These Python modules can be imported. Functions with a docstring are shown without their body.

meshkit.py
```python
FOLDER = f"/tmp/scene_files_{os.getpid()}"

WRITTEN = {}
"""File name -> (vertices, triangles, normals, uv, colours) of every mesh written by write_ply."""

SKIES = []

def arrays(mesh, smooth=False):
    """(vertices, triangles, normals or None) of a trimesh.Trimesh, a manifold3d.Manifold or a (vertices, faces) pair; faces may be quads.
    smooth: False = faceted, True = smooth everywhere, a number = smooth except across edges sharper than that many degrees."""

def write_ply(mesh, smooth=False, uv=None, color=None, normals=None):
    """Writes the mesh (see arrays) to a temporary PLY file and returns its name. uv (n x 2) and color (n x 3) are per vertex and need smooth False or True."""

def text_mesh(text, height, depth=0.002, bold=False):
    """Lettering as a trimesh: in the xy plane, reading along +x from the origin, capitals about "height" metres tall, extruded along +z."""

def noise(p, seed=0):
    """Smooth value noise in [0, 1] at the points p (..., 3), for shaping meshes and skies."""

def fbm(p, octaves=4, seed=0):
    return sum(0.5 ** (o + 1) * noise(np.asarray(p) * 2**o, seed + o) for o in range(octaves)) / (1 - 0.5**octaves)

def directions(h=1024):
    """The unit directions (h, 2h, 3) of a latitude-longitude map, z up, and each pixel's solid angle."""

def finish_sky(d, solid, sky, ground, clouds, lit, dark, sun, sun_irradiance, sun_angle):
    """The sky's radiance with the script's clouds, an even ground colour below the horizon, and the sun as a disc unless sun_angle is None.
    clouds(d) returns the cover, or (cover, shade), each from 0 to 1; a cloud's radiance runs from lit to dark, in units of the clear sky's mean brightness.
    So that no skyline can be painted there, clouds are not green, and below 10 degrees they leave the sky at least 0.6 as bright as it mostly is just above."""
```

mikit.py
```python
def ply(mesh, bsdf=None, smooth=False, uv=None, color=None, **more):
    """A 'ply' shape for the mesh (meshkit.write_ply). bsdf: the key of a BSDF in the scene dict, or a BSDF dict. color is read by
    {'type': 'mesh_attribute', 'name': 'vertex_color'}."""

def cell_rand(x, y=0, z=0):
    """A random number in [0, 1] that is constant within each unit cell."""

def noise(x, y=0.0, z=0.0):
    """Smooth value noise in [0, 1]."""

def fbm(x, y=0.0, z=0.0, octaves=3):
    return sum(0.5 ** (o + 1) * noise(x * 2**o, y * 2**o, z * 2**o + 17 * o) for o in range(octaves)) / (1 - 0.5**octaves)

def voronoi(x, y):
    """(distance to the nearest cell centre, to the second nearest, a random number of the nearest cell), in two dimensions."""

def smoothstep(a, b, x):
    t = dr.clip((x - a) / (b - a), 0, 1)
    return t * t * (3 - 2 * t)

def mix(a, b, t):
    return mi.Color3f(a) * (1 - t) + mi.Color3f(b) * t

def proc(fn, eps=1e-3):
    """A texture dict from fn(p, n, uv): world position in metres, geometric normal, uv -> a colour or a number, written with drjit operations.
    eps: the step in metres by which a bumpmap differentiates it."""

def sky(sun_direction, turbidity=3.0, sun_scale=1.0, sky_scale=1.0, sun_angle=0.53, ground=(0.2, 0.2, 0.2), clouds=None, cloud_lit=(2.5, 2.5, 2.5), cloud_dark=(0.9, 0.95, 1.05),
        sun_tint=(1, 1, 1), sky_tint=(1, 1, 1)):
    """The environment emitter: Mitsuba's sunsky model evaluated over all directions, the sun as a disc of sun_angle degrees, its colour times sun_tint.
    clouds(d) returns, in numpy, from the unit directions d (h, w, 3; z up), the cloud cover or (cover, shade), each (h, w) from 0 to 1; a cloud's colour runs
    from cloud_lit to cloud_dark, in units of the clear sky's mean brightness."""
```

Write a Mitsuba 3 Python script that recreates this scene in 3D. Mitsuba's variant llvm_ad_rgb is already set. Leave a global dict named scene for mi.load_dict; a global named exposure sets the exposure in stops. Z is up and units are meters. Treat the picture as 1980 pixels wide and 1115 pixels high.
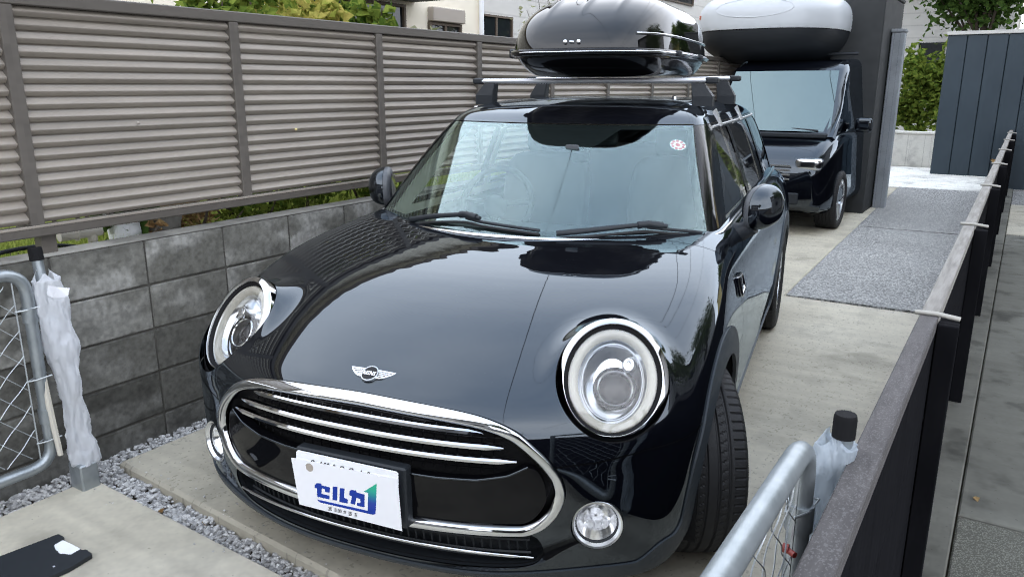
import math, numpy as np, trimesh, shapely, drjit as dr, mitsuba as mi, mikit, meshkit
from scipy.interpolate import PchipInterpolator
from scipy.ndimage import gaussian_filter, spline_filter, map_coordinates
from scipy.spatial import cKDTree
from mikit import noise, fbm, voronoi, smoothstep, mix, cell_rand, proc
T = mi.ScalarTransform4f
scene, labels = {}, {}
rng = np.random.default_rng(7)

# ---------------------------------------------------------------- camera, sky, exposure
CAM = np.array([1.4314, -1.3929, 1.5143])
YAW, PITCH = math.radians(-32.93), math.radians(14.59)
_d = np.array([math.sin(YAW) * math.cos(PITCH), math.cos(YAW) * math.cos(PITCH), -math.sin(PITCH)])
scene['camera'] = {'type': 'perspective', 'fov': 66.86, 'fov_axis': 'x', 'near_clip': 0.05, 'far_clip': 400.0,
                   'to_world': T().look_at(origin=CAM.tolist(), target=(CAM + _d).tolist(), up=[0, 0, 1])}


def cover(d):
    n = meshkit.fbm(d * [2.2, 2.2, 4.0], 4, 3)
    # bright haze and thin cloud low down, bluer and darker overhead, with soft cloud bands
    z = np.clip(d[..., 2], 0, 1); up = np.clip((z - .55) / .45, 0, 1)
    return np.ones(d.shape[:2]) * 0.97, np.clip(0.06 + 0.74 * up * up * (3 - 2 * up) + 0.8 * (n - 0.48), 0, 1)


scene['sky'] = mikit.sky((-0.35, -0.45, 0.82), turbidity=3, sun_scale=0.0, sun_angle=20, clouds=cover,
                         cloud_lit=(3.55, 3.7, 4.0), cloud_dark=(1.5, 1.85, 2.4))
exposure = 3.1
PSI = math.degrees(0.17868)
CAR = T().rotate([0, 0, 1], 10.2377)


# ---------------------------------------------------------------- materials
def mat(name, d): scene['mat_' + name] = d
def pbr(c, rough=0.5, metal=0.0, spec=0.5, **k):
    c = {'type': 'rgb', 'value': list(c)} if not isinstance(c, dict) else c
    return {'type': 'twosided', 'b': {'type': 'principled', 'base_color': c, 'roughness': rough, 'metallic': metal, 'specular': spec, **k}}
def bump(tex, scale, inner):
    b = inner['b'] if inner['type'] == 'twosided' else inner
    return {'type': 'twosided', 'b': {'type': 'bumpmap', 'arbitrary': tex, 'scale': scale, 'bsdf': b}}


def dust_fn(p, n, uv):
    up = dr.square(dr.maximum(n.z, 0.0))
    film = smoothstep(.40, .75, fbm(p.x * 9, p.y * 9, p.z * 9, 4))
    speck = smoothstep(.90, .97, noise(p.x * 210, p.y * 210, p.z * 210)) * smoothstep(.45, .6, noise(p.x * 17, p.y * 17, p.z * 17))
    return mi.Float((.006 + .010 * film + .10 * speck) * up)
mat('paint', {'type': 'blendbsdf', 'weight': proc(dust_fn), 'a': {'type': 'twosided', 'b': {'type': 'plastic', 'int_ior': 1.85, 'specular_reflectance': {'type': 'rgb', 'value': [.83, .92, 1.0]}, 'diffuse_reflectance': {'type': 'rgb', 'value': [.0022, .0026, .0045]}}}, 'c': pbr((.30, .29, .27), .9)})
mat('chrome', pbr((.60, .61, .625), .05, 1.0))
mat('fog_bowl', pbr((.88, .88, .88), .10, 1.0))
mat('satin', pbr((.80, .81, .82), .28, 1.0))
mat('bowl', pbr((.70, .715, .73), .12, 1.0))
mat('panel_black', {'type': 'twosided', 'b': {'type': 'plastic', 'int_ior': 1.32, 'diffuse_reflectance': {'type': 'rgb', 'value': [.003, .003, .004]}}})
mat('black_plastic', pbr((.017, .020, .024), .48, spec=.35))
mat('cladding', pbr((.024, .030, .036), .5))
mat('box_black', {'type': 'twosided', 'b': {'type': 'plastic', 'int_ior': 1.55, 'diffuse_reflectance': {'type': 'rgb', 'value': [.003, .003, .0035]}}})
mat('black_gloss', pbr((.004, .004, .005), .10, spec=.3))
mat('mirror_grey', pbr((.075, .08, .088), .45))
mat('matte_black', pbr((.008, .008, .009), .8, spec=.2))
mat('rubber', bump(proc(lambda p, n, uv: fbm(p.x * 150, p.y * 150, p.z * 150, 2)), .0006, pbr((.020, .020, .021), .62, spec=.3)))
mat('glass', {'type': 'thindielectric', 'int_ior': 1.52})
mat('glass_solid', {'type': 'dielectric', 'int_ior': 1.5})
mat('screen', {'type': 'thindielectric', 'int_ior': 1.76, 'specular_reflectance': {'type': 'rgb', 'value': [.80, 1.0, 1.0]}, 'specular_transmittance': {'type': 'rgb', 'value': [.80, .92, .88]}})
mat('tint', {'type': 'twosided', 'b': {'type': 'plastic', 'int_ior': 2.5, 'specular_reflectance': {'type': 'rgb', 'value': [.8, 1.0, 1.0]}, 'diffuse_reflectance': {'type': 'rgb', 'value': [.02, .03, .03]}}})
mat('lens_dark', {'type': 'twosided', 'b': {'type': 'plastic', 'int_ior': 1.36, 'diffuse_reflectance': {'type': 'rgb', 'value': [.010, .010, .011]}}})
mat('lid_white', pbr((.50, .52, .54), .35))
mat('mirror', pbr((.85, .88, .9), .02, 1.0))
mat('drl', pbr((.40, .382, .325), .3))
mat('interior', pbr((.05, .05, .052), .6))
mat('seat', pbr((.085, .083, .08), .75))
mat('pale_trim', pbr((.52, .49, .42), .8))
mat('white', pbr((.78, .79, .82), .4))
mat('paper', pbr((.76, .76, .79), .35))
mat('ink_black', pbr((.02, .02, .025), .5))
mat('ink_blue', pbr((.004, .032, .27), .5, spec=.3))
mat('ink_red', pbr((.55, .06, .07), .5))


def arrow_fn(p, n, uv):
    return mix((.004, .032, .27), (.01, .36, .22), smoothstep(.415, .470, p.z))
mat('ink_arrow', pbr(proc(arrow_fn), .4))


def concrete(base, warm, dark=.75, seed=0.0):
    def fn(p, n, uv):
        a = fbm(p.x * 1.1 + seed, p.y * 1.1, p.z, 4)
        b = fbm(p.x * 7 + seed, p.y * 7, p.z * 7, 4)
        c = fbm(p.x * 60, p.y * 60 + seed, p.z * 60, 2)
        t = mix(base, warm, smoothstep(.35, .7, a))
        streak = noise(p.x * 2 + seed, p.y * 26, 1.0) + 1.6 * (fbm(p.x * .7 + seed, p.y * 5, 2.0, 4) - .5)
        t = t * (1 - (1 - dark) * smoothstep(.48, .74, b)) * (.93 + .14 * c) * (.93 + .13 * streak)
        t = t * (1 - .20 * smoothstep(.70, .82, noise(p.x * 3.1 + seed, p.y * 3.1, 4.0)) * smoothstep(.35, .65, b))
        pit = smoothstep(.80, .86, noise(p.x * 90, p.y * 90, seed))
        return t * (1 - .25 * pit)
    return fn


def bump_fine(p, n, uv): return fbm(p.x * 35, p.y * 35, p.z * 35, 4)
def bump_slab(p, n, uv): return fbm(p.x * 9, p.y * 9, p.z * 9, 5)
mat('slab', bump(proc(bump_slab), .006, pbr(proc(concrete((.40, .367, .292), (.455, .422, .342), .87, 3.1)), .75, spec=.3)))
mat('slab_front', bump(proc(bump_slab), .005, pbr(proc(concrete((.455, .42, .338), (.52, .485, .40), .88, 8.4)), .75, spec=.3)))
mat('slab_edge', bump(proc(bump_fine), .006, pbr(proc(concrete((.20, .19, .16), (.27, .26, .22), .6, 2.0)), .9, spec=.2)))
mat('alley', bump(proc(bump_fine), .006, pbr(proc(concrete((.125, .122, .105), (.18, .178, .155), .6, 5.5)), .85, spec=.2)))


def alley_rough_fn(p, n, uv):
    d1, d2, r = voronoi(p.x * 150, p.y * 150)
    return mix((.085, .083, .07), (.22, .218, .185), smoothstep(.1, .9, r) * smoothstep(.62, .2, d1)) 
mat('alley_rough', bump(proc(lambda p, n, uv: 1 - voronoi(p.x * 150, p.y * 150)[0]), .003, pbr(proc(alley_rough_fn), .85, spec=.25)))


def pad_fn(p, n, uv):
    d1, d2, r = voronoi(p.x * 55, p.y * 55)
    e1, e2, q = voronoi(p.x * 130 + 7, p.y * 130)
    c = mix((.09, .09, .093), (.51, .502, .475), smoothstep(.0, .9, r) * smoothstep(.75, .25, d1))
    c = mix(c, mix((.18, .178, .17), (.50, .492, .465), q), .35)
    return c * (.86 + .28 * fbm(p.x * 2, p.y * 2, 0, 3))
mat('pad', bump(proc(lambda p, n, uv: 1 - voronoi(p.x * 55, p.y * 55)[0]), .007, pbr(proc(pad_fn), .8, spec=.3)))


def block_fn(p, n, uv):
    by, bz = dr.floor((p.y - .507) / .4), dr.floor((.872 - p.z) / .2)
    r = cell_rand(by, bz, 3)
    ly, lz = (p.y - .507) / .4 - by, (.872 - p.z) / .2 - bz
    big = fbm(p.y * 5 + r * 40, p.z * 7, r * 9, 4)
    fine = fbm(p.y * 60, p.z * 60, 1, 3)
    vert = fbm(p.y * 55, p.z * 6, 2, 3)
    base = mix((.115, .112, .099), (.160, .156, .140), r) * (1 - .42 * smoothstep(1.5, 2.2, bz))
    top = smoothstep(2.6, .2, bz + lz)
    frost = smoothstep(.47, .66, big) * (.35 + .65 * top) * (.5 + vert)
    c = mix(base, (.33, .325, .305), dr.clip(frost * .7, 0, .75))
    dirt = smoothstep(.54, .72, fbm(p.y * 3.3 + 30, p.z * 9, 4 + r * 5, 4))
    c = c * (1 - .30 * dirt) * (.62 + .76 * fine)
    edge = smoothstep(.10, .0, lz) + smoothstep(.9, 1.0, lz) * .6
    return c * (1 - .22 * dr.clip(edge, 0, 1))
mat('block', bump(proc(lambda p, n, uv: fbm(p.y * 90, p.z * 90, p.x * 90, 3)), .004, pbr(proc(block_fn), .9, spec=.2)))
mat('mortar', pbr(proc(lambda p, n, uv: mix((.035, .034, .03), (.10, .095, .085), fbm(p.y * 9, p.z * 9, 0, 3))), .95, spec=.1))
mat('coping', bump(proc(bump_fine), .006, pbr(proc(concrete((.17, .163, .148), (.235, .226, .205), .65, 1.3)), .9, spec=.2)))
mat('cap', bump(proc(bump_fine), .006, pbr(proc(concrete((.27, .26, .235), (.36, .35, .32), .65, 1.3)), .9, spec=.2)))


def stone_fn(p, n, uv):
    r = cell_rand(dr.floor(p.x * 75), dr.floor(p.y * 75), dr.floor(p.z * 60))
    return mix((.22, .22, .222), (.62, .612, .60), r) * (.85 + .3 * noise(p.x * 300, p.y * 300, p.z * 300))
mat('stone', pbr(proc(stone_fn), .8, spec=.3))
mat('soil', bump(proc(bump_fine), .01, pbr(proc(lambda p, n, uv: mix((.05, .04, .03), (.12, .10, .075), fbm(p.x * 14, p.y * 14, 0, 4))), .95, spec=.1)))


def alu_fn(base):
    def fn(p, n, uv):
        tone = .91 + .17 * cell_rand(dr.floor((p.z - .9956) / .0478), dr.floor((p.y - .1) / .99))
        return mi.Color3f(base) * tone * (.80 + .22 * fbm(p.y * 2.2, p.z * 45, p.x * 3, 3) + .18 * fbm(p.y * 5, p.z * 21, 1, 3))
    return fn
mat('louvre', pbr(proc(alu_fn((.262, .231, .196))), .42, spec=.45))
mat('louvre_frame', pbr(proc(alu_fn((.102, .090, .078))), .45, spec=.4))
mat('galv', pbr(proc(lambda p, n, uv: mix((.25, .28, .295), (.39, .42, .44), fbm(p.x * 40, p.y * 40, p.z * 25, 3))), .38, .7))
mat('bar_silver', pbr((.66, .67, .69), .38, .35))
mat('bracket', pbr((.36, .345, .31), .6, .2))
mat('wire', pbr((.50, .53, .55), .4, .7))


def film_fn(p, n, uv): return mix((.72, .74, .78), (.93, .94, .96), fbm(p.x * 45, p.y * 45, p.z * 9, 4))
def film2_fn(p, n, uv): return mix((.44, .50, .56), (.74, .79, .83), fbm(p.x * 60, p.y * 60, p.z * 10, 4))
mat('film', {'type': 'bumpmap', 'arbitrary': proc(lambda p, n, uv: fbm(p.x * 85, p.y * 85, p.z * 12, 4)), 'scale': .014,
             'bsdf': {'type': 'principledthin', 'base_color': proc(film_fn), 'roughness': .25, 'spec_trans': .25, 'diff_trans': .7, 'eta': 1.45}})


def wood_fn(p, n, uv):
    g = fbm(p.x * 90, p.y * 14, p.z * 90, 4)
    s = smoothstep(.52, .72, fbm(p.x * 380, p.y * 240, p.z * 300, 3))
    c = mix((.050, .046, .046), (.098, .091, .090), g)
    return mix(c, (.19, .18, .18), .35 * s)
mat('weathered', bump(proc(lambda p, n, uv: fbm(p.x * 140, p.y * 45, p.z * 90, 4)), .004, pbr(proc(wood_fn), .8, spec=.25)))
def wood2_fn(p, n, uv):
    g = fbm(p.x * 90, p.y * 9, p.z * 90, 4)
    return mix((.13, .12, .108), (.28, .265, .245), g)
mat('weathered_pale', bump(proc(lambda p, n, uv: fbm(p.x * 140, p.y * 20, p.z * 90, 4)), .004, pbr(proc(wood2_fn), .8, spec=.25)))
mat('blackwood', bump(proc(lambda p, n, uv: fbm(p.y * 110, p.z * 5, 1, 3)), .003, pbr(proc(lambda p, n, uv: mix((.004, .004, .005), (.012, .012, .014), fbm(p.y * 70, p.z * 4, p.x * 9, 3))), .85, spec=.04)))
mat('house', bump(proc(bump_fine), .004, pbr(proc(lambda p, n, uv: mix((.74, .68, .56), (.82, .76, .64), fbm(p.x, p.y, p.z, 3))), .9, spec=.2)))
mat('siding', pbr(proc(lambda p, n, uv: mi.Color3f(.56, .55, .52) * (.80 + .2 * smoothstep(.0, .08, dr.abs(p.z * 3.3 - dr.round(p.z * 3.3)))) * (.93 + .14 * fbm(p.x * 3, p.y * 3, p.z * 8, 3))), .85, spec=.2))
mat('siding2', pbr(proc(lambda p, n, uv: mi.Color3f(.33, .32, .31) * (.9 + .2 * fbm(p.x * 3, p.y * 3, p.z * 3, 3))), .85, spec=.2))
mat('brown', pbr((.10, .075, .055), .6))
mat('shutter', pbr((.33, .29, .25), .5))
mat('roof_tile', pbr(proc(lambda p, n, uv: mix((.07, .065, .06), (.12, .11, .10), fbm(p.x * 4, p.y * 4, p.z * 9, 3))), .7))
mat('pane', {'type': 'twosided', 'b': {'type': 'plastic', 'int_ior': 1.52, 'diffuse_reflectance': {'type': 'rgb', 'value': [.014, .017, .02]}}})
mat('asphalt', bump(proc(bump_fine), .006, pbr(proc(lambda p, n, uv: mix((.045, .045, .047), (.08, .08, .08), fbm(p.x * 30, p.y * 30, 0, 4))), .9, spec=.2)))
mat('navy', pbr(proc(lambda p, n, uv: mix((.022, .036, .050), (.034, .052, .068), fbm(p.x * 3, p.y * 3, p.z * 2, 3))), .45))
mat('charcoal', pbr(proc(lambda p, n, uv: mix((.016, .018, .019), (.03, .032, .033), fbm(p.x * 5, p.y * 5, p.z * 5, 3))), .7))
mat('pale_wall', pbr(proc(concrete((.55, .54, .50), (.66, .65, .60), .85, 6.0)), .85, spec=.2))
mat('grey_post', pbr(proc(concrete((.24, .26, .28), (.31, .33, .35), .85, 4.0)), .8, spec=.2))
mat('yellow', pbr((.62, .50, .22), .7))
mat('bark', bump(proc(bump_fine), .01, pbr(proc(lambda p, n, uv: mix((.045, .035, .028), (.11, .09, .07), fbm(p.x * 25, p.y * 25, p.z * 6, 4))), .95, spec=.1)))
mat('orange', pbr((.42, .10, .05), .4))
mat('rust_red', pbr((.20, .03, .025), .4))
mat('lamp_glow', pbr((.62, .40, .20), .5))


def leafmat(name, a, b):
    fn = lambda p, n, uv: mix(a, b, cell_rand(dr.floor(p.x * 22), dr.floor(p.y * 22), dr.floor(p.z * 22)))
    mat(name, {'type': 'principledthin', 'base_color': proc(fn), 'roughness': .4, 'diff_trans': .7, 'spec_trans': 0.0, 'eta': 1.4})
leafmat('leaf', (.05, .10, .018), (.22, .27, .05))
leafmat('leaf_dark', (.025, .055, .015), (.08, .13, .03))
leafmat('leaf_yellow', (.20, .24, .04), (.50, .42, .12))
leafmat('leaf_dry', (.22, .12, .05), (.48, .34, .17))
leafmat('grass', (.28, .38, .08), (.58, .64, .18))
leafmat('leaf_pale', (.22, .24, .12), (.40, .40, .26))


# ---------------------------------------------------------------- helpers
USED = set()
def key(k):
    if k not in USED:
        USED.add(k); return k
    i = 1
    while f'{k}_{i:03d}' in USED: i += 1
    k = f'{k}_{i:03d}'; USED.add(k); return k
def put(k, mesh, m, smooth=False, tw=None, normals=None, **more):
    k = key(k)
    if normals is not None:
        d = {'type': 'ply', 'filename': meshkit.write_ply(mesh, normals=normals), 'face_normals': False, 'bsdf': {'type': 'ref', 'id': 'mat_' + m}}
    else:
        d = mikit.ply(mesh, 'mat_' + m, smooth=smooth, **more)
    if tw is not None: d['to_world'] = tw
    scene[k] = d
    return k
def lab(k, label, cat=None, group=None, kind=None):
    labels[k] = {a: b for a, b in (('label', label), ('category', cat), ('group', group), ('kind', kind)) if b}
    return k
def thing(k, label, cat, group=None):
    k = key(k); lab(k, label, cat, group); return k
def cat(*ms):
    ms = [m for m in ms if m is not None]
    return trimesh.util.concatenate(ms)
def box(x0, x1, y0, y1, z0, z1, bev=0.0):
    lo, hi = np.minimum([x0, y0, z0], [x1, y1, z1]), np.maximum([x0, y0, z0], [x1, y1, z1])
    if not bev:
        m = trimesh.creation.box(extents=hi - lo); m.apply_translation((lo + hi) / 2); return m
    pts = []
    for sx in (0, 1):
        for sy in (0, 1):
            for sz in (0, 1):
                for ax in range(3):
                    s = np.array([sx, sy, sz]); p = np.where(s, hi, lo).astype(float)
                    o = np.where(s, -bev, bev).astype(float); o[ax] = 0
                    pts.append(p + o)
    return trimesh.convex.convex_hull(np.array(pts))
def tube(path, r, sides=10, caps=True):
    p = np.asarray(path, float); n = len(p); r = np.broadcast_to(r, (n,))
    t = np.gradient(p, axis=0); t /= np.linalg.norm(t, axis=1, keepdims=True) + 1e-12
    a = np.cross(t[0], [0, 0, 1] if abs(t[0][2]) < .9 else [1, 0, 0]); a /= np.linalg.norm(a)
    V = []; ang = np.arange(sides) * 2 * np.pi / sides
    for i in range(n):
        a = a - t[i] * (a @ t[i]); a /= np.linalg.norm(a) + 1e-12; b = np.cross(t[i], a)
        V.append(p[i] + r[i] * (np.cos(ang)[:, None] * a + np.sin(ang)[:, None] * b))
    V = np.vstack(V); F = []
    for i in range(n - 1):
        for j in range(sides):
            k = (j + 1) % sides
            F += [[i * sides + j, i * sides + k, (i + 1) * sides + k], [i * sides + j, (i + 1) * sides + k, (i + 1) * sides + j]]
    if caps:
        V = np.vstack([V, p[:1], p[-1:]]); c0, c1 = len(V) - 2, len(V) - 1
        for j in range(sides):
            k = (j + 1) % sides
            F += [[c0, k, j], [c1, (n - 1) * sides + j, (n - 1) * sides + k]]
    return trimesh.Trimesh(V, F, process=False)
def arcpath(pts, rad=.05, n=6):
    """a polyline with its corners rounded"""
    pts = np.asarray(pts, float); out = [pts[0]]
    for i in range(1, len(pts) - 1):
        a, b, c = pts[i - 1], pts[i], pts[i + 1]
        u, v = (a - b), (c - b); lu, lv = np.linalg.norm(u), np.linalg.norm(v)
        r = min(rad, lu * .49, lv * .49)
        p0, p1 = b + u / lu * r, b + v / lv * r
        for t in np.linspace(0, 1, n): out.append((1 - t) ** 2 * p0 + 2 * t * (1 - t) * b + t * t * p1)
    out.append(pts[-1]); return np.array(out)
def lathe(prof, n=48):
    """revolves (radius, height) pairs about z"""
    prof = np.asarray(prof, float); m = len(prof); a = np.arange(n) * 2 * np.pi / n
    V = np.stack([np.outer(np.cos(a), prof[:, 0]), np.outer(np.sin(a), prof[:, 0]), np.tile(prof[:, 1], (n, 1))], -1).reshape(-1, 3)
    i, j = np.meshgrid(np.arange(n), np.arange(m - 1), indexing='ij')
    q = np.stack([i * m + j, (i + 1) % n * m + j, (i + 1) % n * m + j + 1, i * m + j + 1], -1).reshape(-1, 4)
    return trimesh.Trimesh(V, np.vstack([q[:, [0, 1, 2]], q[:, [0, 2, 3]]]), process=False)
def extrude_y(poly_xz, y0, y1):
    m = trimesh.creation.extrude_polygon(shapely.Polygon(poly_xz), y1 - y0, engine='earcut')
    v = m.vertices; m.vertices = np.stack([v[:, 0], y0 + v[:, 2], v[:, 1]], 1); m.invert(); return m
def leaf_cloud(centres, size, r, droop=.3, up=0.3, aspect=.38):
    """pointed, folded leaves (4 triangles each) at the centres"""
    n = len(centres); a = r.normal(size=(n, 3)); a[:, 2] = a[:, 2] * .6 - droop * .3; a /= np.linalg.norm(a, axis=1, keepdims=True)
    s = r.normal(size=(n, 3)); s[:, 2] += up; s -= a * (s * a).sum(1, keepdims=True); s /= np.linalg.norm(s, axis=1, keepdims=True)
    w = np.cross(a, s); L = size * r.uniform(.6, 1.3, (n, 1))
    P = [centres, centres + a * L * .45 + w * L * aspect + s * L * .10, centres + a * L * .5, centres + a * L * .45 - w * L * aspect + s * L * .10, centres + a * L - s * L * .12]
    V = np.stack(P, 1).reshape(-1, 3); b = (np.arange(n) * 5)[:, None, None]
    F = (np.array([[0, 2, 1], [0, 3, 2], [1, 2, 4], [2, 3, 4]])[None] + b).reshape(-1, 3)
    return trimesh.Trimesh(V, F, process=False)
def crown_points(n, c, rad, r, lumps=14):
    """leaf positions in clumps near the shell of an uneven crown"""
    d = r.normal(size=(lumps, 3)); d /= np.linalg.norm(d, axis=1, keepdims=True)
    cl = d * r.uniform(.45, .9, (lumps, 1)); k = r.integers(0, lumps, n)
    p = cl[k] + r.normal(size=(n, 3)) * .21
    return np.asarray(c) + p * np.asarray(rad)


# ---------------------------------------------------------------- setting: ground
def sheet(x0, x1, y0, y1, z, nx=2, ny=2):
    xs, ys = np.linspace(x0, x1, nx), np.linspace(y0, y1, ny)
    X, Y = np.meshgrid(xs, ys, indexing='ij')
    V = np.stack([X.ravel(), Y.ravel(), np.full(X.size, z)], 1)
    i, j = np.meshgrid(np.arange(nx - 1), np.arange(ny - 1), indexing='ij')
    q = np.stack([i * ny + j, (i + 1) * ny + j, (i + 1) * ny + j + 1, i * ny + j + 1], -1).reshape(-1, 4)
    return (V, q)
def prism(poly, z0, z1, bev=.006):
    """a slab from a plan outline with a small chamfer on its top edge"""
    P = shapely.Polygon(poly); a = np.array(P.exterior.coords)[:-1]
    if P.exterior.is_ccw is False: a = a[::-1]
    b = np.array(P.buffer(-bev, join_style='mitre').exterior.coords)[:-1]
    if not shapely.LinearRing(b).is_ccw: b = b[::-1]
    k = np.argmin(np.linalg.norm(b - a[0], axis=1)); b = np.roll(b, -k, axis=0); n = len(a)
    V = np.vstack([np.c_[a, np.full(n, z0)], np.c_[a, np.full(n, z1 - bev)], np.c_[b, np.full(n, z1)]]); F = []
    for s in (0, n):
        for i in range(n):
            j = (i + 1) % n; F += [[s + i, s + j, s + n + j], [s + i, s + n + j, s + n + i]]
    for i in range(1, n - 1): F.append([2 * n, 2 * n + i, 2 * n + i + 1])
    return trimesh.Trimesh(V, F, process=False)


lab(put('ground', sheet(-150, 150, -150, 150, -.26), 'soil'), 'dark earth under the whole plot', kind='structure')
lab(put('driveway_slab', prism([(-1.549, .193), (-.216, .121), (1.235, .045), (1.235, 4.43), (.10, 4.43), (-.09, 12.0), (-1.56, 12.0)], -.2, 0.0, .012), 'slab'), 'pale concrete parking slab under the car', kind='structure')
lab(put('front_slab', prism([(-1.508, .06), (-.341, .035), (1.235, .0), (1.235, -2.6), (-1.51, -2.6)], -.2, 0.0, .008), 'slab_front'), 'pale concrete slab in front of the gravel strip', kind='structure')
def ragged(P, amp, seed):
    r = np.random.default_rng(seed); out = []
    for a, b in zip(P, P[1:] + P[:1]):
        n = max(2, int(math.hypot(b[0] - a[0], b[1] - a[1]) / .05))
        for t in np.arange(n) / n: out.append((a[0] + (b[0] - a[0]) * t + r.normal() * amp * (t > 0), a[1] + (b[1] - a[1]) * t + r.normal() * amp * (t > 0)))
    return out
lab(put('aggregate_pad', prism(ragged([(.105, 4.440), (1.225, 4.474), (1.225, 7.905), (.022, 7.87)], .004, 1), -.2, .006, .002), 'pad'), 'grey exposed aggregate panel right of the parked car', kind='structure')
lab(put('aggregate_pad', prism(ragged([(.020, 7.905), (1.225, 7.94), (1.225, 11.99), (-.08, 11.99)], .004, 2), -.2, .006, .002), 'pad'), 'second grey aggregate panel farther back', kind='structure')
lab(put('path', prism([(-2.5, 12.02), (1.235, 12.02), (1.235, 40), (-2.5, 40)], -.2, .0, .01), 'pale_wall'), 'pale paved approach beyond the parking bays', kind='structure')
lab(put('alley', prism([(1.42, 2.02), (6, 2.04), (6, 9.45), (1.42, 9.46)], -.4, -.196, .006), 'alley'), 'grey green concrete alley beyond the black fence', kind='structure')
lab(put('alley_pavement', prism([(1.42, -4), (6, -4), (6, 2.032), (1.42, 2.012)], -.4, -.20, .006), 'alley_rough'), 'rough aggregate part of the alley', kind='structure')
lab(put('alley_pavement', prism([(1.42, 9.47), (6, 9.47), (6, 12.3), (1.42, 12.3)], -.4, -.19, .006), 'slab'), 'paler concrete part of the alley farther back', kind='structure')
lab(put('alley_pavement', prism([(1.42, 12.31), (6, 12.31), (6, 40), (1.42, 40)], -.4, -.19, .006), 'pad'), 'dark gravelled end of the alley', kind='structure')
lab(put('gutter_kerb', prism([(1.25, -4), (1.413, -4), (1.413, 40), (1.25, 40)], -.4, -.185, .006), 'alley'), 'narrow concrete footing strip along the black fence', kind='structure')
lab(put('street', sheet(-40, 40, -12, -2.62, -.02), 'asphalt'), 'asphalt street behind the camera', kind='structure')
lab(put('garden_ground', box(-9, -1.83, -4, 30, -.3, .72), 'soil'), 'raised garden bed behind the block wall', kind='structure')

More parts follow.
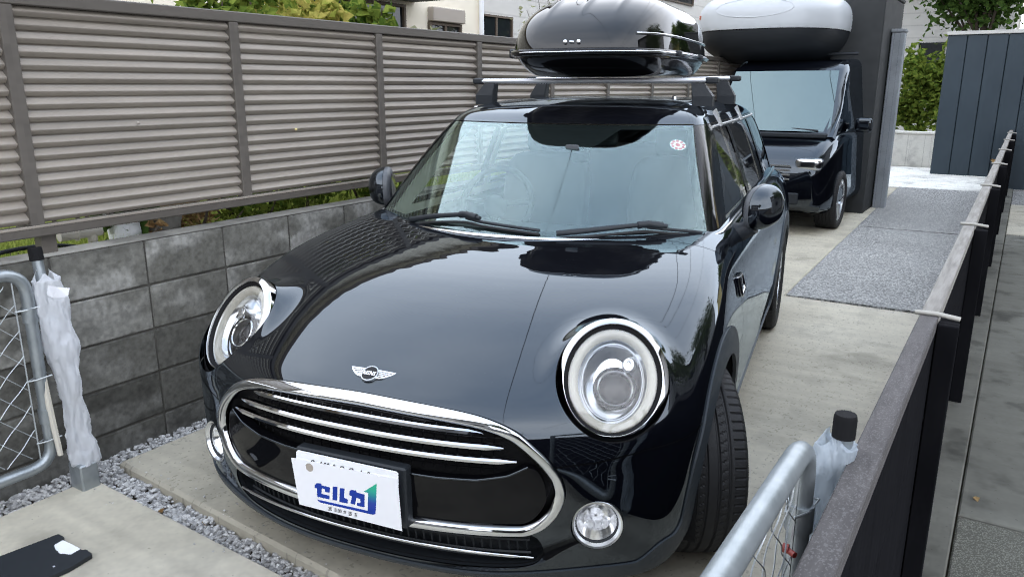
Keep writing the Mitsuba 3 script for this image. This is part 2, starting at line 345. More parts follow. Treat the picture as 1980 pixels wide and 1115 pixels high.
# gravel: strip between the slabs and strip along the wall
ico = trimesh.creation.icosahedron()
stones_v, stones_f, cnt = [], [], 0
def gravel_area(x0, x1, yfun, z, dens, s0, s1):
    global cnt
    n = int((x1 - x0) * dens)
    for x in rng.uniform(x0, x1, n):
        a, b = yfun(x); y = rng.uniform(a, b)
        s = rng.uniform(s0, s1) * np.array([rng.uniform(.7, 1.35), rng.uniform(.7, 1.3), rng.uniform(.5, .9)])
        q = trimesh.transformations.random_rotation_matrix(rng.random(3))[:3, :3]
        v = (ico.vertices * rng.uniform(.78, 1.2, (12, 1))) @ q.T * s + [x, y, z + rng.uniform(-.008, .014)]
        stones_v.append(v); stones_f.append(ico.faces + cnt * 12); cnt += 1
edge1 = lambda x: np.interp(x, [-1.508, -.341, 1.235], [.06, .035, 0])
edge2 = lambda x: np.interp(x, [-1.549, -.216, 1.235], [.193, .121, .045])
gravel_area(-1.68, .6, lambda x: (edge1(x) + .004, edge2(x) - .004), -.045, 1150, .006, .0125)
gravel_area(-1.68, -1.52, lambda x: (-1.2, 6.0), -.040, 36000, .006, .0125)
gravel_area(-1.68, -1.5, lambda x: (-.9, .9), -.034, 6000, .006, .012)
lab(put('gravel', (np.vstack(stones_v), np.vstack(stones_f)), 'stone'), 'pale grey gravel in the strip between slabs and along the wall', 'gravel', kind='stuff')
lab(put('gravel_bed', box(-1.7, 1.23, -3, 12, -.25, -.062), 'soil'), 'dark bed below the gravel', kind='structure')

stones_v, stones_f, cnt = [], [], 0
gravel_area(-1.45, 1.0, lambda x: (edge1(x) - .10 * rng.random() ** 2 - .01, edge1(x) - .005), .002, 22, .002, .005)
gravel_area(-1.50, .6, lambda x: (edge2(x) + .01, edge2(x) + .16 * rng.random() ** 2 + .012), .002, 22, .002, .005)
gravel_area(-1.45, 1.1, lambda x: (-.8, 4.3), .001, 60, .0012, .0032)
gravel_area(.15, 1.2, lambda x: (4.36, 4.44), .002, 120, .002, .005)
lab(put('grit', (np.vstack(stones_v), np.vstack(stones_f)), 'stone'), 'loose grit scattered on the concrete slabs', 'grit', kind='stuff')
# a few fallen leaves
for i, (x, y, z, s, r) in enumerate([(-1.10, .085, -.022, .03, .4), (-.86, .10, -.02, .022, 2.0), (1.47, 2.21, -.188, .035, .9), (1.21, 7.7, .82, .05, .3)]):
    c = leaf_cloud(np.array([[0, 0, 0.]]), s * 1.2, np.random.default_rng(i + 3), 0, 3)
    lab(put('fallen_leaf', c, 'leaf_dry', tw=T().translate([x, y, z]).rotate([0, 0, 1], r * 57)),
        ['brown dead leaf on the gravel nearest the wrapped gate post', 'small brown dead leaf on the gravel by the bumper corner', 'dark dead leaf on the alley concrete', 'brown curled leaf on the far joint of the black fence'][i], 'leaf')

# ---------------------------------------------------------------- block wall
wall = thing('block_wall', 'weathered grey concrete block wall below the louvre fence', 'wall')
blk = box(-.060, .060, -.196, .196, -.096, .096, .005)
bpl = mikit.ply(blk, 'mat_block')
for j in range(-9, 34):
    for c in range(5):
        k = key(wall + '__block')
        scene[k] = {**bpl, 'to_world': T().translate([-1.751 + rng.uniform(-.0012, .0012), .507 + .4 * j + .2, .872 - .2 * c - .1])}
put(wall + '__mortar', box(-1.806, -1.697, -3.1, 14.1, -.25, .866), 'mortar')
put(wall + '__footing', box(-1.812, -1.692, -3.1, 14.1, -.26, -.134), 'cap')
put(wall + '__coping', box(-1.812, -1.6915, -3.1, 14.1, .869, .8765, .003), 'coping')

# ---------------------------------------------------------------- louvre fence
fence = thing('louvre_fence', 'brown grey aluminium louvre fence on top of the block wall', 'fence')
Y0, PW = .10, .99
put(fence + '__top_rail', box(-1.775, -1.715, Y0 - 3 * PW, Y0 + 12 * PW, 1.803, 1.850, .004), 'louvre_frame')
put(fence + '__bottom_rail', box(-1.772, -1.712, Y0 - 3 * PW, Y0 + 12 * PW, .950, .992, .004), 'louvre_frame')
put(fence + '__rail_lip', box(-1.7125, -1.7085, Y0 - 3 * PW, Y0 + 12 * PW, .985, .9955, .0015), 'louvre')
NS, ZP = 17, .0478
outer = np.array([(-.0175, .0320), (-.0165, .0240), (-.012, .0215), (-.004, .0150), (.004, .0085), (.0100, .0030), (.0130, -.0005), (.0128, -.0045), (.0080, -.0105), (.0020, -.0160), (-.0025, -.0192)])
inner = np.array([(-.0030, -.0180), (.0010, -.0150), (.0060, -.0100), (.0095, -.0060), (.0100, -.0030), (.0075, .0010), (-.0060, .0130), (-.0140, .0190), (-.0185, .0220), (-.0190, .0320)])
slat = extrude_y(np.vstack([outer, inner]), -(PW - .052) / 2, (PW - .052) / 2)
spl_ = mikit.ply(slat, 'mat_louvre', smooth=40)
for k in range(-2, 11):
    st = put(fence + '__stile', box(-1.768, -1.7155, Y0 + k * PW - .0255, Y0 + k * PW + .0255, .9925, 1.8025, .003), 'louvre_frame')
    for s in range(NS):
        kk = key(fence + '__slat')
        scene[kk] = {**spl_, 'to_world': T().translate([-1.739, Y0 + (k + .5) * PW, 1.0195 + s * ZP]).rotate([0, 1, 0], rng.uniform(-.8, .8))}
    if k % 2 == 0:
        put(fence + '__post', box(-1.80, -1.745, Y0 + k * PW - .006 + .02, Y0 + k * PW + .054 + .02, .72, .9495, .003), 'louvre_frame')
        put(fence + '__post', box(-1.835, -1.7765, Y0 + k * PW - .03, Y0 + k * PW + .03, .9505, 1.80, .003), 'louvre_frame')
for y, z, c in ((.56, 1.365, 'white'), (1.42, 1.30, 'leaf_dry')):
    lab(put('dirt_blob', cat(trimesh.creation.icosphere(2, .0065)), 'shutter' if c == 'white' else 'yellow', True, tw=T().translate([-1.716, y, z]).scale([.8, 1.3, 1])),
        'tiny pale blob stuck on a slat of the first full fence panel' if c == 'white' else 'tiny yellowish blob stuck on a slat of the second fence panel', 'dirt')

# ---------------------------------------------------------------- car body as a smooth implicit solid (car frame: x left side +, y back, z up)
def smoothcurve(pts, n=1500):
    pts = np.asarray(pts, float); d = np.r_[0, np.cumsum(np.hypot(*np.diff(pts, axis=0).T) ** .6)]
    return np.stack([PchipInterpolator(d, pts[:, k])(np.linspace(0, d[-1], n)) for k in (0, 1)], 1)
class SDF2:
    def __init__(s, curve, lo, hi, h=.006, blur=2.0):
        lo, hi = np.array(lo), np.array(hi); n = np.ceil((hi - lo) / h).astype(int) + 1
        A, B = np.meshgrid(lo[0] + h * np.arange(n[0]), lo[1] + h * np.arange(n[1]), indexing='ij')
        d, _ = cKDTree(curve).query(np.stack([A.ravel(), B.ravel()], 1))
        ins = shapely.contains_xy(shapely.Polygon(curve).buffer(0), A.ravel(), B.ravel())
        s.c, s.lo, s.h = spline_filter(gaussian_filter(np.where(ins, -d, d).reshape(n), blur), 3), lo, h
    def __call__(s, a, b):
        q = np.stack([(np.ravel(a) - s.lo[0]) / s.h, (np.ravel(b) - s.lo[1]) / s.h])
        return map_coordinates(s.c, q, order=3, mode='nearest', prefilter=False).reshape(np.shape(a))
def smax(a, b, k): return .5 * (a + b + np.sqrt((a - b) ** 2 + k * k))
def smin(a, b, k):
    h = np.clip(.5 + .5 * (b - a) / k, 0, 1); return b + (a - b) * h - k * h * (1 - h)
PROF = [(.30, .10), (.16, .118), (.07, .135), (.028, .165), (.018, .21), (.012, .27), (.005, .34), (0, .45), (.0, .54), (.006, .61), (.024, .662), (.06, .7), (.11, .733), (.2, .779), (.3, .822), (.45, .873), (.6, .911), (.8, .947), (1., .973), (1.3, .995), (1.8, 1.012), (2.5, 1.02), (3.3, 1.028), (3.9, 1.02), (4.12, .98), (4.21, .88), (4.24, .7), (4.25, .5), (4.22, .32), (4.1, .2), (3.9, .12), (2, .10)]
SECT = [(0, .08), (.70, .10), (.80, .14), (.848, .19), (.870, .28), (.884, .45), (.89, .58), (.886, .70), (.872, .80), (.85, .88), (.815, .95), (.765, 1.005), (.69, 1.06), (.5, 1.14), (.25, 1.2), (0, 1.22)]
GPROF = [(.75, .80), (.90, .902), (1.0, .965), (1.17, 1.075), (1.35, 1.187), (1.52, 1.287), (1.66, 1.360), (1.76, 1.406), (1.92, 1.443), (2.2, 1.468), (2.6, 1.474), (3.2, 1.453), (3.6, 1.415), (3.85, 1.37), (3.97, 1.31), (4.05, 1.2), (4.12, 1.0), (4.14, .8), (2.5, .75)]
GSECT = [(0, .75), (.60, .76), (.785, .85), (.765, .95), (.725, 1.07), (.685, 1.18), (.645, 1.28), (.618, 1.34), (.588, 1.394), (.53, 1.436), (.44, 1.463), (.3, 1.480), (.15, 1.489), (0, 1.492)]
closed_ = lambda p: np.vstack([p, p[:1]])
def sect(p):
    h = smoothcurve(p); return np.vstack([h, h[::-1] * [-1, 1]])
profS = SDF2(smoothcurve(closed_(PROF)), (-.5, -.1), (4.8, 1.8))
sectS = SDF2(sect(SECT), (-.1, -.1), (1.3, 1.6))
gprofS = SDF2(smoothcurve(closed_(GPROF)), (.2, .5), (4.7, 1.8))
gsectS = SDF2(sect(GSECT), (-.1, .5), (1.2, 1.8))
sabs = lambda x: np.sqrt(x * x + 1e-5)
sstep = lambda a, b, x: (lambda t: t * t * (3 - 2 * t))(np.clip((x - a) / (b - a), 0, 1))


def disc_frame(az, el, ro):
    n = np.array([math.sin(az) * math.cos(el), -math.cos(az) * math.cos(el), math.sin(el)])
    r = np.cross([0, 0, 1], n); r /= np.linalg.norm(r); u = np.cross(n, r)
    return n, r * math.cos(ro) + u * math.sin(ro), u * math.cos(ro) - r * math.sin(ro)
HC, HA, HB = np.array([.648, .314, .741]), .152, .175
HN, HR, HU = disc_frame(.314, .589, -.098)


def Fb(P):
    x, y, z = sabs(P[..., 0]), P[..., 1], P[..., 2]
    w = sstep(1.2, 2.8, y)
    dy = .150 * (x / .65) ** 2.35 * (1 - w) - .08 * (x / .65) ** 2.3 * w
    a = profS(y - dy, z)
    flare = .012 * np.exp(-((y - .82) / .32) ** 2) + .014 * np.exp(-((y - 3.49) / .36) ** 2)
    b = sectS(x + .006 - flare, z)
    f = smax(a, b, .05 + .08 * np.exp(-np.clip(y - .05, 0, 9) ** 2 / .20))
    qx, qy, qz = x - HC[0], y - HC[1], z - HC[2]
    la, lb, ld = [qx * v[0] + qy * v[1] + qz * v[2] for v in (HR, HU, HN)]
    rr = (np.sqrt((la / .158) ** 2 + (lb / .181) ** 2) - 1) * .165
    pod = smax(rr, ld + .004, .035)
    pod = smax(pod, -ld - .25, .03)
    return smin(f, pod, .075)
def Fg(P):
    x, y, z = sabs(P[..., 0]), P[..., 1], P[..., 2]
    k = .664 - .58 * (z - .96)
    w = sstep(1.6, 3.1, y)
    a = gprofS(y - k * x * x * (1 - w) + .1 * x * x * w, z)
    b = gsectS(x + .02 * np.clip((y - 3.0) / 1.0, 0, 2) ** 2, z)
    return smax(a, b, .035)
def grad(F, P, e=1.5e-3): return np.stack([(F(P + d) - F(P - d)) / (2 * e) for d in np.eye(3) * e], -1)
def unit(v): return v / (np.linalg.norm(v, axis=-1, keepdims=True) + 1e-15)


def surface(F, lo, hi, h):
    """surface nets on a grid, moved onto the surface, with the true normals: (v, f, n)"""
    lo = np.array(lo); n = np.ceil((np.array(hi) - lo) / h).astype(int) + 1
    X, Y, Z = [lo[i] + h * np.arange(n[i]) for i in range(3)]
    G = np.empty(n, np.float32)
    for i in range(n[0]):
        yy, zz = np.meshgrid(Y, Z, indexing='ij')
        G[i] = F(np.stack([np.full_like(yy, X[i]), yy, zz], -1))
    S = G < 0
    c = np.zeros(np.array(n) - 1, int)
    for a in (0, 1):
        for b in (0, 1):
            for d in (0, 1): c += S[a:n[0] - 1 + a, b:n[1] - 1 + b, d:n[2] - 1 + d]
    act = (c > 0) & (c < 8); idx = -np.ones(act.shape, int); I = np.argwhere(act); idx[act] = np.arange(len(I))
    V = lo + (I + .5) * h
    for _ in range(5):
        g = grad(F, V); f = F(V); V = V - np.clip(f / (g * g).sum(-1), -h, h)[:, None] * g
    Fq = []
    for ax in range(3):
        o = [k for k in range(3) if k != ax]
        A = np.take(S, range(n[ax] - 1), ax); B = np.take(S, range(1, n[ax]), ax); E = np.argwhere(A != B)
        E = E[(E[:, o[0]] > 0) & (E[:, o[1]] > 0) & (E[:, o[0]] < n[o[0]] - 1) & (E[:, o[1]] < n[o[1]] - 1)]
        q = []
        for da, db in ((0, 0), (1, 0), (1, 1), (0, 1)):
            e = E.copy(); e[:, o[0]] -= da; e[:, o[1]] -= db; q.append(idx[tuple(e.T)])
        Fq.append(np.stack(q, 1))
    q = np.vstack(Fq); q = q[(q >= 0).all(1)]
    f = np.vstack([q[:, [0, 1, 2]], q[:, [0, 2, 3]]]); N = unit(grad(F, V))
    fn = np.cross(V[f[:, 1]] - V[f[:, 0]], V[f[:, 2]] - V[f[:, 0]])
    flip = (fn * N[f[:, 0]]).sum(1) < 0; f[flip] = f[flip][:, ::-1]
    return V, f, N
def clip(M, val):
    """the part of the mesh where val(v) > 0, cut exactly along val = 0"""
    V, f, N = M
    if len(f) == 0: return M
    s = val(V) if callable(val) else val
    s = np.where(np.abs(s) < 1e-9, 1e-9, s); p = s[f] > 0; k = p.sum(1)
    keep = f[k == 3]; NV, NN, NF = [V], [N], [keep]; base = len(V)
    for cnt in (1, 2):
        g = f[k == cnt]
        if not len(g): continue
        pp = p[k == cnt]; odd = np.argmax(pp if cnt == 1 else ~pp, 1); r = np.arange(len(g))
        a, b, c = g[r, odd], g[r, (odd + 1) % 3], g[r, (odd + 2) % 3]
        tb = (s[a] / (s[a] - s[b]))[:, None]; tc = (s[a] / (s[a] - s[c]))[:, None]
        vb, vc = V[a] + (V[b] - V[a]) * tb, V[a] + (V[c] - V[a]) * tc
        nb, nc = unit(N[a] + (N[b] - N[a]) * tb), unit(N[a] + (N[c] - N[a]) * tc)
        ib, ic = base + np.arange(len(g)), base + len(g) + np.arange(len(g)); base += 2 * len(g)
        NV += [vb, vc]; NN += [nb, nc]
        NF.append(np.stack([a, ib, ic], 1) if cnt == 1 else np.vstack([np.stack([ib, b, c], 1), np.stack([ib, c, ic], 1)]))
    V, N, f = np.vstack(NV), np.vstack(NN), np.vstack(NF)
    u, inv = np.unique(f, return_inverse=True)
    return V[u], inv.reshape(f.shape), N[u]
def mirror(M): return M[0] * [-1, 1, 1], M[1][:, ::-1], M[2] * [-1, 1, 1]
def join(*Ms):
    V, f, N, k = [], [], [], 0
    for m in Ms: V.append(m[0]); f.append(m[1] + k); N.append(m[2]); k += len(m[0])
    return np.vstack(V), np.vstack(f), np.vstack(N)
def both(M): return join(M, mirror(M))
def shift(M, d): return M[0] + M[2] * d, M[1], M[2]
def thick(M, d):
    """gives a sheet an inner side and a rim"""
    V, f, N = M; k = len(V)
    e = np.sort(np.vstack([f[:, [0, 1]], f[:, [1, 2]], f[:, [2, 0]]]), 1); raw = np.vstack([f[:, [0, 1]], f[:, [1, 2]], f[:, [2, 0]]])
    _, inv, cn = np.unique(e, axis=0, return_inverse=True, return_counts=True); bd = raw[cn[inv.ravel()] == 1]
    W = V - N * d; a, b = bd[:, 0], bd[:, 1]; ne = len(bd)
    t = unit(V[b] - V[a]); side = unit(np.cross(t, N[a] + N[b]))
    RV = np.vstack([V[a], V[b], W[b], W[a]]); RN = np.vstack([side] * 4); i = np.arange(ne) + 2 * k
    rf = np.vstack([np.stack([i + ne, i, i + 3 * ne], 1), np.stack([i + ne, i + 3 * ne, i + 2 * ne], 1)])
    return np.vstack([V, W, RV]), np.vstack([f, f[:, ::-1] + k, rf]), np.vstack([N, -N, RN])
car = thing('black_car', 'glossy black compact estate car with round headlights, parked nose out on the concrete slab', 'car')
def cp(name, mesh, m, smooth=False, parent=None):
    """a part of the car, given in the car's frame"""
    k = (parent or car) + '__' + name
    if isinstance(mesh, tuple) and len(mesh) == 3:
        return put(k, (mesh[0], mesh[1]), m, normals=mesh[2], tw=CAR)
    return put(k, mesh, m, smooth, tw=CAR)
def snap(pts, F=Fb, off=0.0, axis=1):
    """(x, z) points moved along y onto the front of the surface"""
    pts = np.asarray(pts, float); lo = np.full(len(pts), -.25); hi = np.full(len(pts), .75 if F is Fb else 2.1)
    y = np.linspace(0, 1, 400)
    Y = lo[:, None] + (hi - lo)[:, None] * y; P = np.stack([np.repeat(pts[:, :1], 400, 1), Y, np.repeat(pts[:, 1:], 400, 1)], -1)
    v = F(P); i = np.argmax(v < 0, 1); r = np.arange(len(pts)); i = np.maximum(i, 1)
    a, b = Y[r, i - 1], Y[r, i]
    for _ in range(25):
        m = (a + b) / 2; ins = F(np.stack([pts[:, 0], m, pts[:, 1]], -1)) < 0; b = np.where(ins, m, b); a = np.where(ins, a, m)
    Q = np.stack([pts[:, 0], (a + b) / 2, pts[:, 1]], -1); N = unit(grad(F, Q))
    return Q + N * off, N
def pd(poly, x, z):
    """signed distance (positive inside) to a polygon"""
    P = shapely.Polygon(poly); q = shapely.points(np.stack([x, z], -1)); d = shapely.distance(P.exterior, q)
    return np.where(shapely.contains_xy(P, x, z), d, -d)


h_ = .0105
MB = surface(Fb, (-.0215, -.06, .06), (.96, 4.32, 1.12), h_)
MB = clip(MB, lambda v: v[:, 0] - 1e-6)
MB = clip(MB, lambda v: -Fg(v) * -1 + .006)                    # leave out what the cabin covers
MB = clip(MB, lambda v: v[:, 2] - .125)
AR = .352
for yc in (.82, 3.49):
    MB = clip(MB, lambda v: np.where(v[:, 0] > .56, np.hypot(v[:, 1] - yc, v[:, 2] - .316) - AR, .2))

# grille, intake and lamp openings (half outlines in x, z)
GO = [(0, .692), (.19, .687), (.33, .677), (.40, .664), (.456, .643), (.505, .605), (.545, .562), (.572, .512), (.578, .478), (.568, .435), (.545, .395), (.51, .365), (.47, .352), (.19, .346), (0, .343)]
def outline(half, n=240):
    h = smoothcurve(half, n); return np.vstack([h, (h[::-1] * [-1, 1])[1:-1]])
GOUT = outline(GO); GP = shapely.Polygon(GOUT)
GIN = np.array(GP.buffer(-.026).exterior.coords)[:-1]
MI = [(0, .345), (.30, .347), (.46, .357), (.51, .34), (.525, .295), (.505, .255), (.45, .235), (.25, .222), (0, .219)]
MOUT = outline(MI)
front = lambda v: v[:, 1] < .45
MB = clip(MB, lambda v: np.where(front(v), -pd(GOUT, v[:, 0], v[:, 2]) - .004, .2))
MB = clip(MB, lambda v: np.where(front(v), -pd(MOUT, v[:, 0], v[:, 2]), .2))
def hl_local(v): q = v - HC; return q @ HR, q @ HU, q @ HN
def hl_ell(v):
    a, b, d = hl_local(v); return np.where(np.abs(d) < .09, (np.sqrt((a / (HA + .003)) ** 2 + (b / (HB + .003)) ** 2) - 1) * .16, .3)
MB = clip(MB, hl_ell)
FC, FR = np.array([.655, .178, .377]), .071
FN = unit(np.array([.36, -.93, .05])); FRr = unit(np.cross([0, 0, 1], FN)); FU = np.cross(FN, FRr)
MB = clip(MB, lambda v: np.where(front(v), np.sqrt(((v - FC) @ FRr) ** 2 + ((v - FC) @ FU) ** 2) - FR - .001, .2))

# panels
def arc_dist(v): return np.minimum(np.hypot(v[:, 1] - .82, v[:, 2] - .316), np.hypot(v[:, 1] - 3.49, v[:, 2] - .316))
def skirt(v):
    x, y, z = v.T
    zl = .205 + .035 * sstep(.3, .72, x) + .05 * sstep(.74, .82, x)
    zl = np.where(y > .8, .265, zl)
    return np.where((x > .5) | (y < .5), smin(np.where((x > .55), arc_dist(v) - .442, 1.0), (z - zl), .06), 1.0)
SK = clip(MB, lambda v: -skirt(v)); BODY = clip(MB, lambda v: skirt(v) - .0015)
def zhood(x): return np.interp(x, [0, .546, .648, .764, .866, 1], [.551, .551, .561, .585, .590, .59])
yrear = lambda v: 1.16 + .12 * np.clip((.95 - v[:, 2]) / .2, 0, 1.6)
g_ = .0022
def fore(v): return yrear(v) - v[:, 1]
F1 = clip(BODY, lambda v: fore(v) - g_); REST = clip(BODY, lambda v: -fore(v) - g_)
HOOD = clip(F1, lambda v: v[:, 2] - zhood(v[:, 0]) - g_); BUMP = clip(F1, lambda v: zhood(v[:, 0]) - v[:, 2] - g_)
cp('bonnet', both(HOOD), 'paint')
def pieces(M):
    """the connected pieces of a mesh, largest first"""
    V, f, N = M; u, inv = np.unique(np.round(V, 5), axis=0, return_inverse=True); inv = inv.ravel()
    lab_ = trimesh.graph.connected_component_labels(np.vstack([inv[f][:, [0, 1]], inv[f][:, [1, 2]]]), node_count=len(u)); fl = lab_[inv[f[:, 0]]]; out = []
    for c in np.unique(fl):
        g = f[fl == c]; uu, iv = np.unique(g, return_inverse=True); out.append((V[uu], iv.reshape(g.shape), N[uu]))
    return sorted(out, key=lambda m: -len(m[1]))
for i, m_ in enumerate(pieces(both(BUMP))):
    if len(m_[1]) > 30: cp('front_bumper' if i < 2 else 'bumper_strip', m_, 'paint')
cuts = [('front_fender', 1.0, 1.47), ('front_door', 1.47, 2.50), ('rear_door', 2.50, 3.36), ('rear_quarter_panel', 3.36, 9)]
for nm, a, b in cuts:
    M = clip(clip(REST, lambda v: v[:, 1] - a - g_), lambda v: b - v[:, 1] - g_)
    cp(nm, M, 'paint'); cp(nm, mirror(M), 'paint')
SKT = thick(shift(SK, .006), .012)
cp('lower_cladding', both(SKT), 'cladding')
INN = clip(MB, lambda v: v[:, 2] - .15)
cp('body_liner', both(shift(INN, -.016)), 'matte_black')
# wheel housings and floor
def housing(yc):
    p = np.array([(AR + .012, .905), (AR + .012, .50), (0, .50)]); m = lathe([(r, z) for r, z in p], 48)
    v = m.vertices; m.vertices = np.stack([v[:, 2] - .03, yc + v[:, 0], .316 + v[:, 1]], 1)
    return trimesh.intersections.slice_mesh_plane(m, [0, 0, 1], [0, 0, .20])
for yc in (.82, 3.49):
    m = housing(yc); m2 = m.copy(); m2.vertices = m2.vertices * [-1, 1, 1]
    cp('wheel_housing', m, 'matte_black', 40); cp('wheel_housing', m2, 'matte_black', 40)
cp('underbody', box(-.62, .62, .25, 4.1, .15, .22), 'matte_black')

# ---- grille
def ring_on(outer, inner, prof, F=Fb):
    """a band between two outlines of equal length; prof = (fraction outer to inner, height off the surface)"""
    n = len(outer); rows = []
    for t, off in prof:
        q, N = snap(outer * (1 - t) + inner * t, F, 0.0); rows.append(q + N * off)
    V = np.vstack(rows); m = len(prof); F_ = []
    for k in range(m - 1):
        i = np.arange(n); j = (i + 1) % n
        F_.append(np.stack([k * n + i, k * n + j, (k + 1) * n + j], 1)); F_.append(np.stack([k * n + i, (k + 1) * n + j, (k + 1) * n + i], 1))
    return trimesh.Trimesh(V, np.vstack(F_), process=False)
def resample(P, n=300):
    ls = shapely.LinearRing(P); return np.array([ls.interpolate(t, normalized=True).coords[0] for t in np.arange(n) / n])
def inset(P, d, n=300):
    Q = np.array(shapely.Polygon(P).buffer(-d).exterior.coords)[:-1]; ls = shapely.LinearRing(Q)
    return np.array([ls.interpolate(ls.project(shapely.Point(p))).coords[0] for p in resample(P, n)])
gro = resample(GOUT)
grille = cp('grille_surround', ring_on(gro, inset(GOUT, .0245), [(-.10, -.03), (-.10, .004), (0, .010), (.12, .012), (.72, .009), (.95, .002), (1.0, -.010), (1.0, -.06)]), 'chrome', 60)
gin = [(.0, .668), (.30, .655), (.40, .640), (.47, .600), (.52, .545), (.545, .48)]
# recess behind the slats
back = [(x, z) for x, z in GIN]
gx = inset(GOUT, .024)
q, N = snap(gx, Fb, 0); q[:, 1] += .055
cen = np.array([[0, q[:, 1].min() - .02, .52]])
V = np.vstack([q, cen]); n_ = len(q)
cp('grille_recess', trimesh.Trimesh(V, [[i, (i + 1) % n_, n_] for i in range(n_)], process=False), 'matte_black')
# fine black grid behind the slats
gb = []
for x in np.linspace(-.40, .40, 25):
    zz = np.linspace(.515, .665 - .10 * max(0, abs(x) - .3), 8); p, N = snap(np.stack([np.full(8, x), zz], 1), Fb, -.035); gb.append(tube(p, .0022, 4))
for zz in np.linspace(.53, .66, 8):
    xx = np.linspace(-.42, .42, 30); p, N = snap(np.stack([xx, np.full(30, zz)], 1), Fb, -.035); gb.append(tube(p, .0018, 4))
cp('grille_mesh', cat(*gb), 'black_gloss', 40)
for i, (z0, xe, zb) in enumerate([(.6455, .372, .006), (.6085, .428, .004), (.571, .462, .002)]):
    xx = np.linspace(-xe, xe, 61); e = (np.abs(xx) / xe)
    p, N = snap(np.stack([xx, z0 - zb * e ** 2], 1), Fb, .002)
    w = np.where(e > .9, 1 - .75 * (e - .9) / .1, 1.0)
    U = np.array([0, 0, 1.0]) - N * N[:, 2:3]; U = unit(U)
    prof = [(-.0075, -.012), (-.0085, .0), (-.0055, .006), (.002, .0075), (.0075, .003), (.008, -.012)]
    rows = [p + U * (a * w)[:, None] + N * (b * np.where(b > 0, w, 1))[:, None] for a, b in prof]
    V = np.stack(rows, 1).reshape(-1, 3); m = len(prof); I, J = np.meshgrid(np.arange(60), np.arange(m), indexing='ij')
    qd = np.stack([I * m + J, (I + 1) * m + J, (I + 1) * m + (J + 1) % m, I * m + (J + 1) % m], -1).reshape(-1, 4)
    cp('grille_slat', trimesh.Trimesh(V, np.vstack([qd[:, [0, 1, 2]], qd[:, [0, 2, 3]]]), process=False), 'chrome', 35)
# bumper bar across the lower half of the grille opening
BARH = [(0, .505), (.25, .503), (.36, .507), (.44, .524), (.485, .549), (.505, .545), (.53, .50), (.535, .46), (.52, .42), (.49, .388), (.46, .378), (0, .370)]
BP = outline(BARH)
X, Z = np.meshgrid(np.linspace(-.54, .54, 181), np.linspace(.36, .56, 41), indexing='ij')
q, N = snap(np.stack([X.ravel(), Z.ravel()], 1), Fb, -.006)
i, j = np.meshgrid(np.arange(180), np.arange(40), indexing='ij'); i, j = i.ravel(), j.ravel()
qf = np.stack([i * 41 + j, (i + 1) * 41 + j, (i + 1) * 41 + j + 1, i * 41 + j + 1], 1)
GR = (q, np.vstack([qf[:, [0, 1, 2]], qf[:, [0, 2, 3]]]), N)
BAR = clip(GR, pd(BP, X.ravel(), Z.ravel()))
cp('bumper_bar', thick(BAR, .03), 'panel_black')
xx = np.linspace(-.49, .49, 90); p, N = snap(np.stack([xx, np.interp(np.abs(xx), [0, .25, .36, .44, .49], [.507, .505, .509, .526, .553])], 1), Fb, -.003)
cp('bar_edge', tube(p, .0035, 8), 'paint', 60)
# lower intake
q, N = snap(resample(MOUT, 200), Fb, 0); q2 = q.copy(); q2[:, 1] += .10; q0 = q + N * -.004
V = np.vstack([q0, q2, [[0, .10, .28]]]); n_ = 200; F_ = []
for i in range(n_):
    j = (i + 1) % n_; F_ += [[i, j, n_ + j], [i, n_ + j, n_ + i], [n_ + i, n_ + j, 2 * n_]]
cp('lower_intake', trimesh.Trimesh(V, F_, process=False), 'black_plastic')
gb = []
for zz in (.245, .265, .310, .322):
    xx = np.linspace(-.49, .49, 50); p, N = snap(np.stack([xx, np.full(50, zz)], 1), Fb, -.028); gb.append(tube(p, .004, 4))
for x in np.linspace(-.48, .48, 40):
    zz = np.linspace(.232, .328, 6); p, N = snap(np.stack([np.full(6, x), zz], 1), Fb, -.034); gb.append(tube(p, .003, 4))
cp('intake_grid', cat(*gb), 'black_plastic', 40)
xx = np.linspace(-.498, .498, 100); p, N = snap(np.stack([xx, .289 - .012 * (np.abs(xx) / .5) ** 3], 1), Fb, .003)
cp('intake_strip', tube(p, np.where(np.abs(xx) > .45, .0035, .0055), 8), 'chrome', 60)
# number plate and its holder
cp('plate_holder', box(-.180, .176, -.006, .03, .350, .530, .005), 'black_plastic')

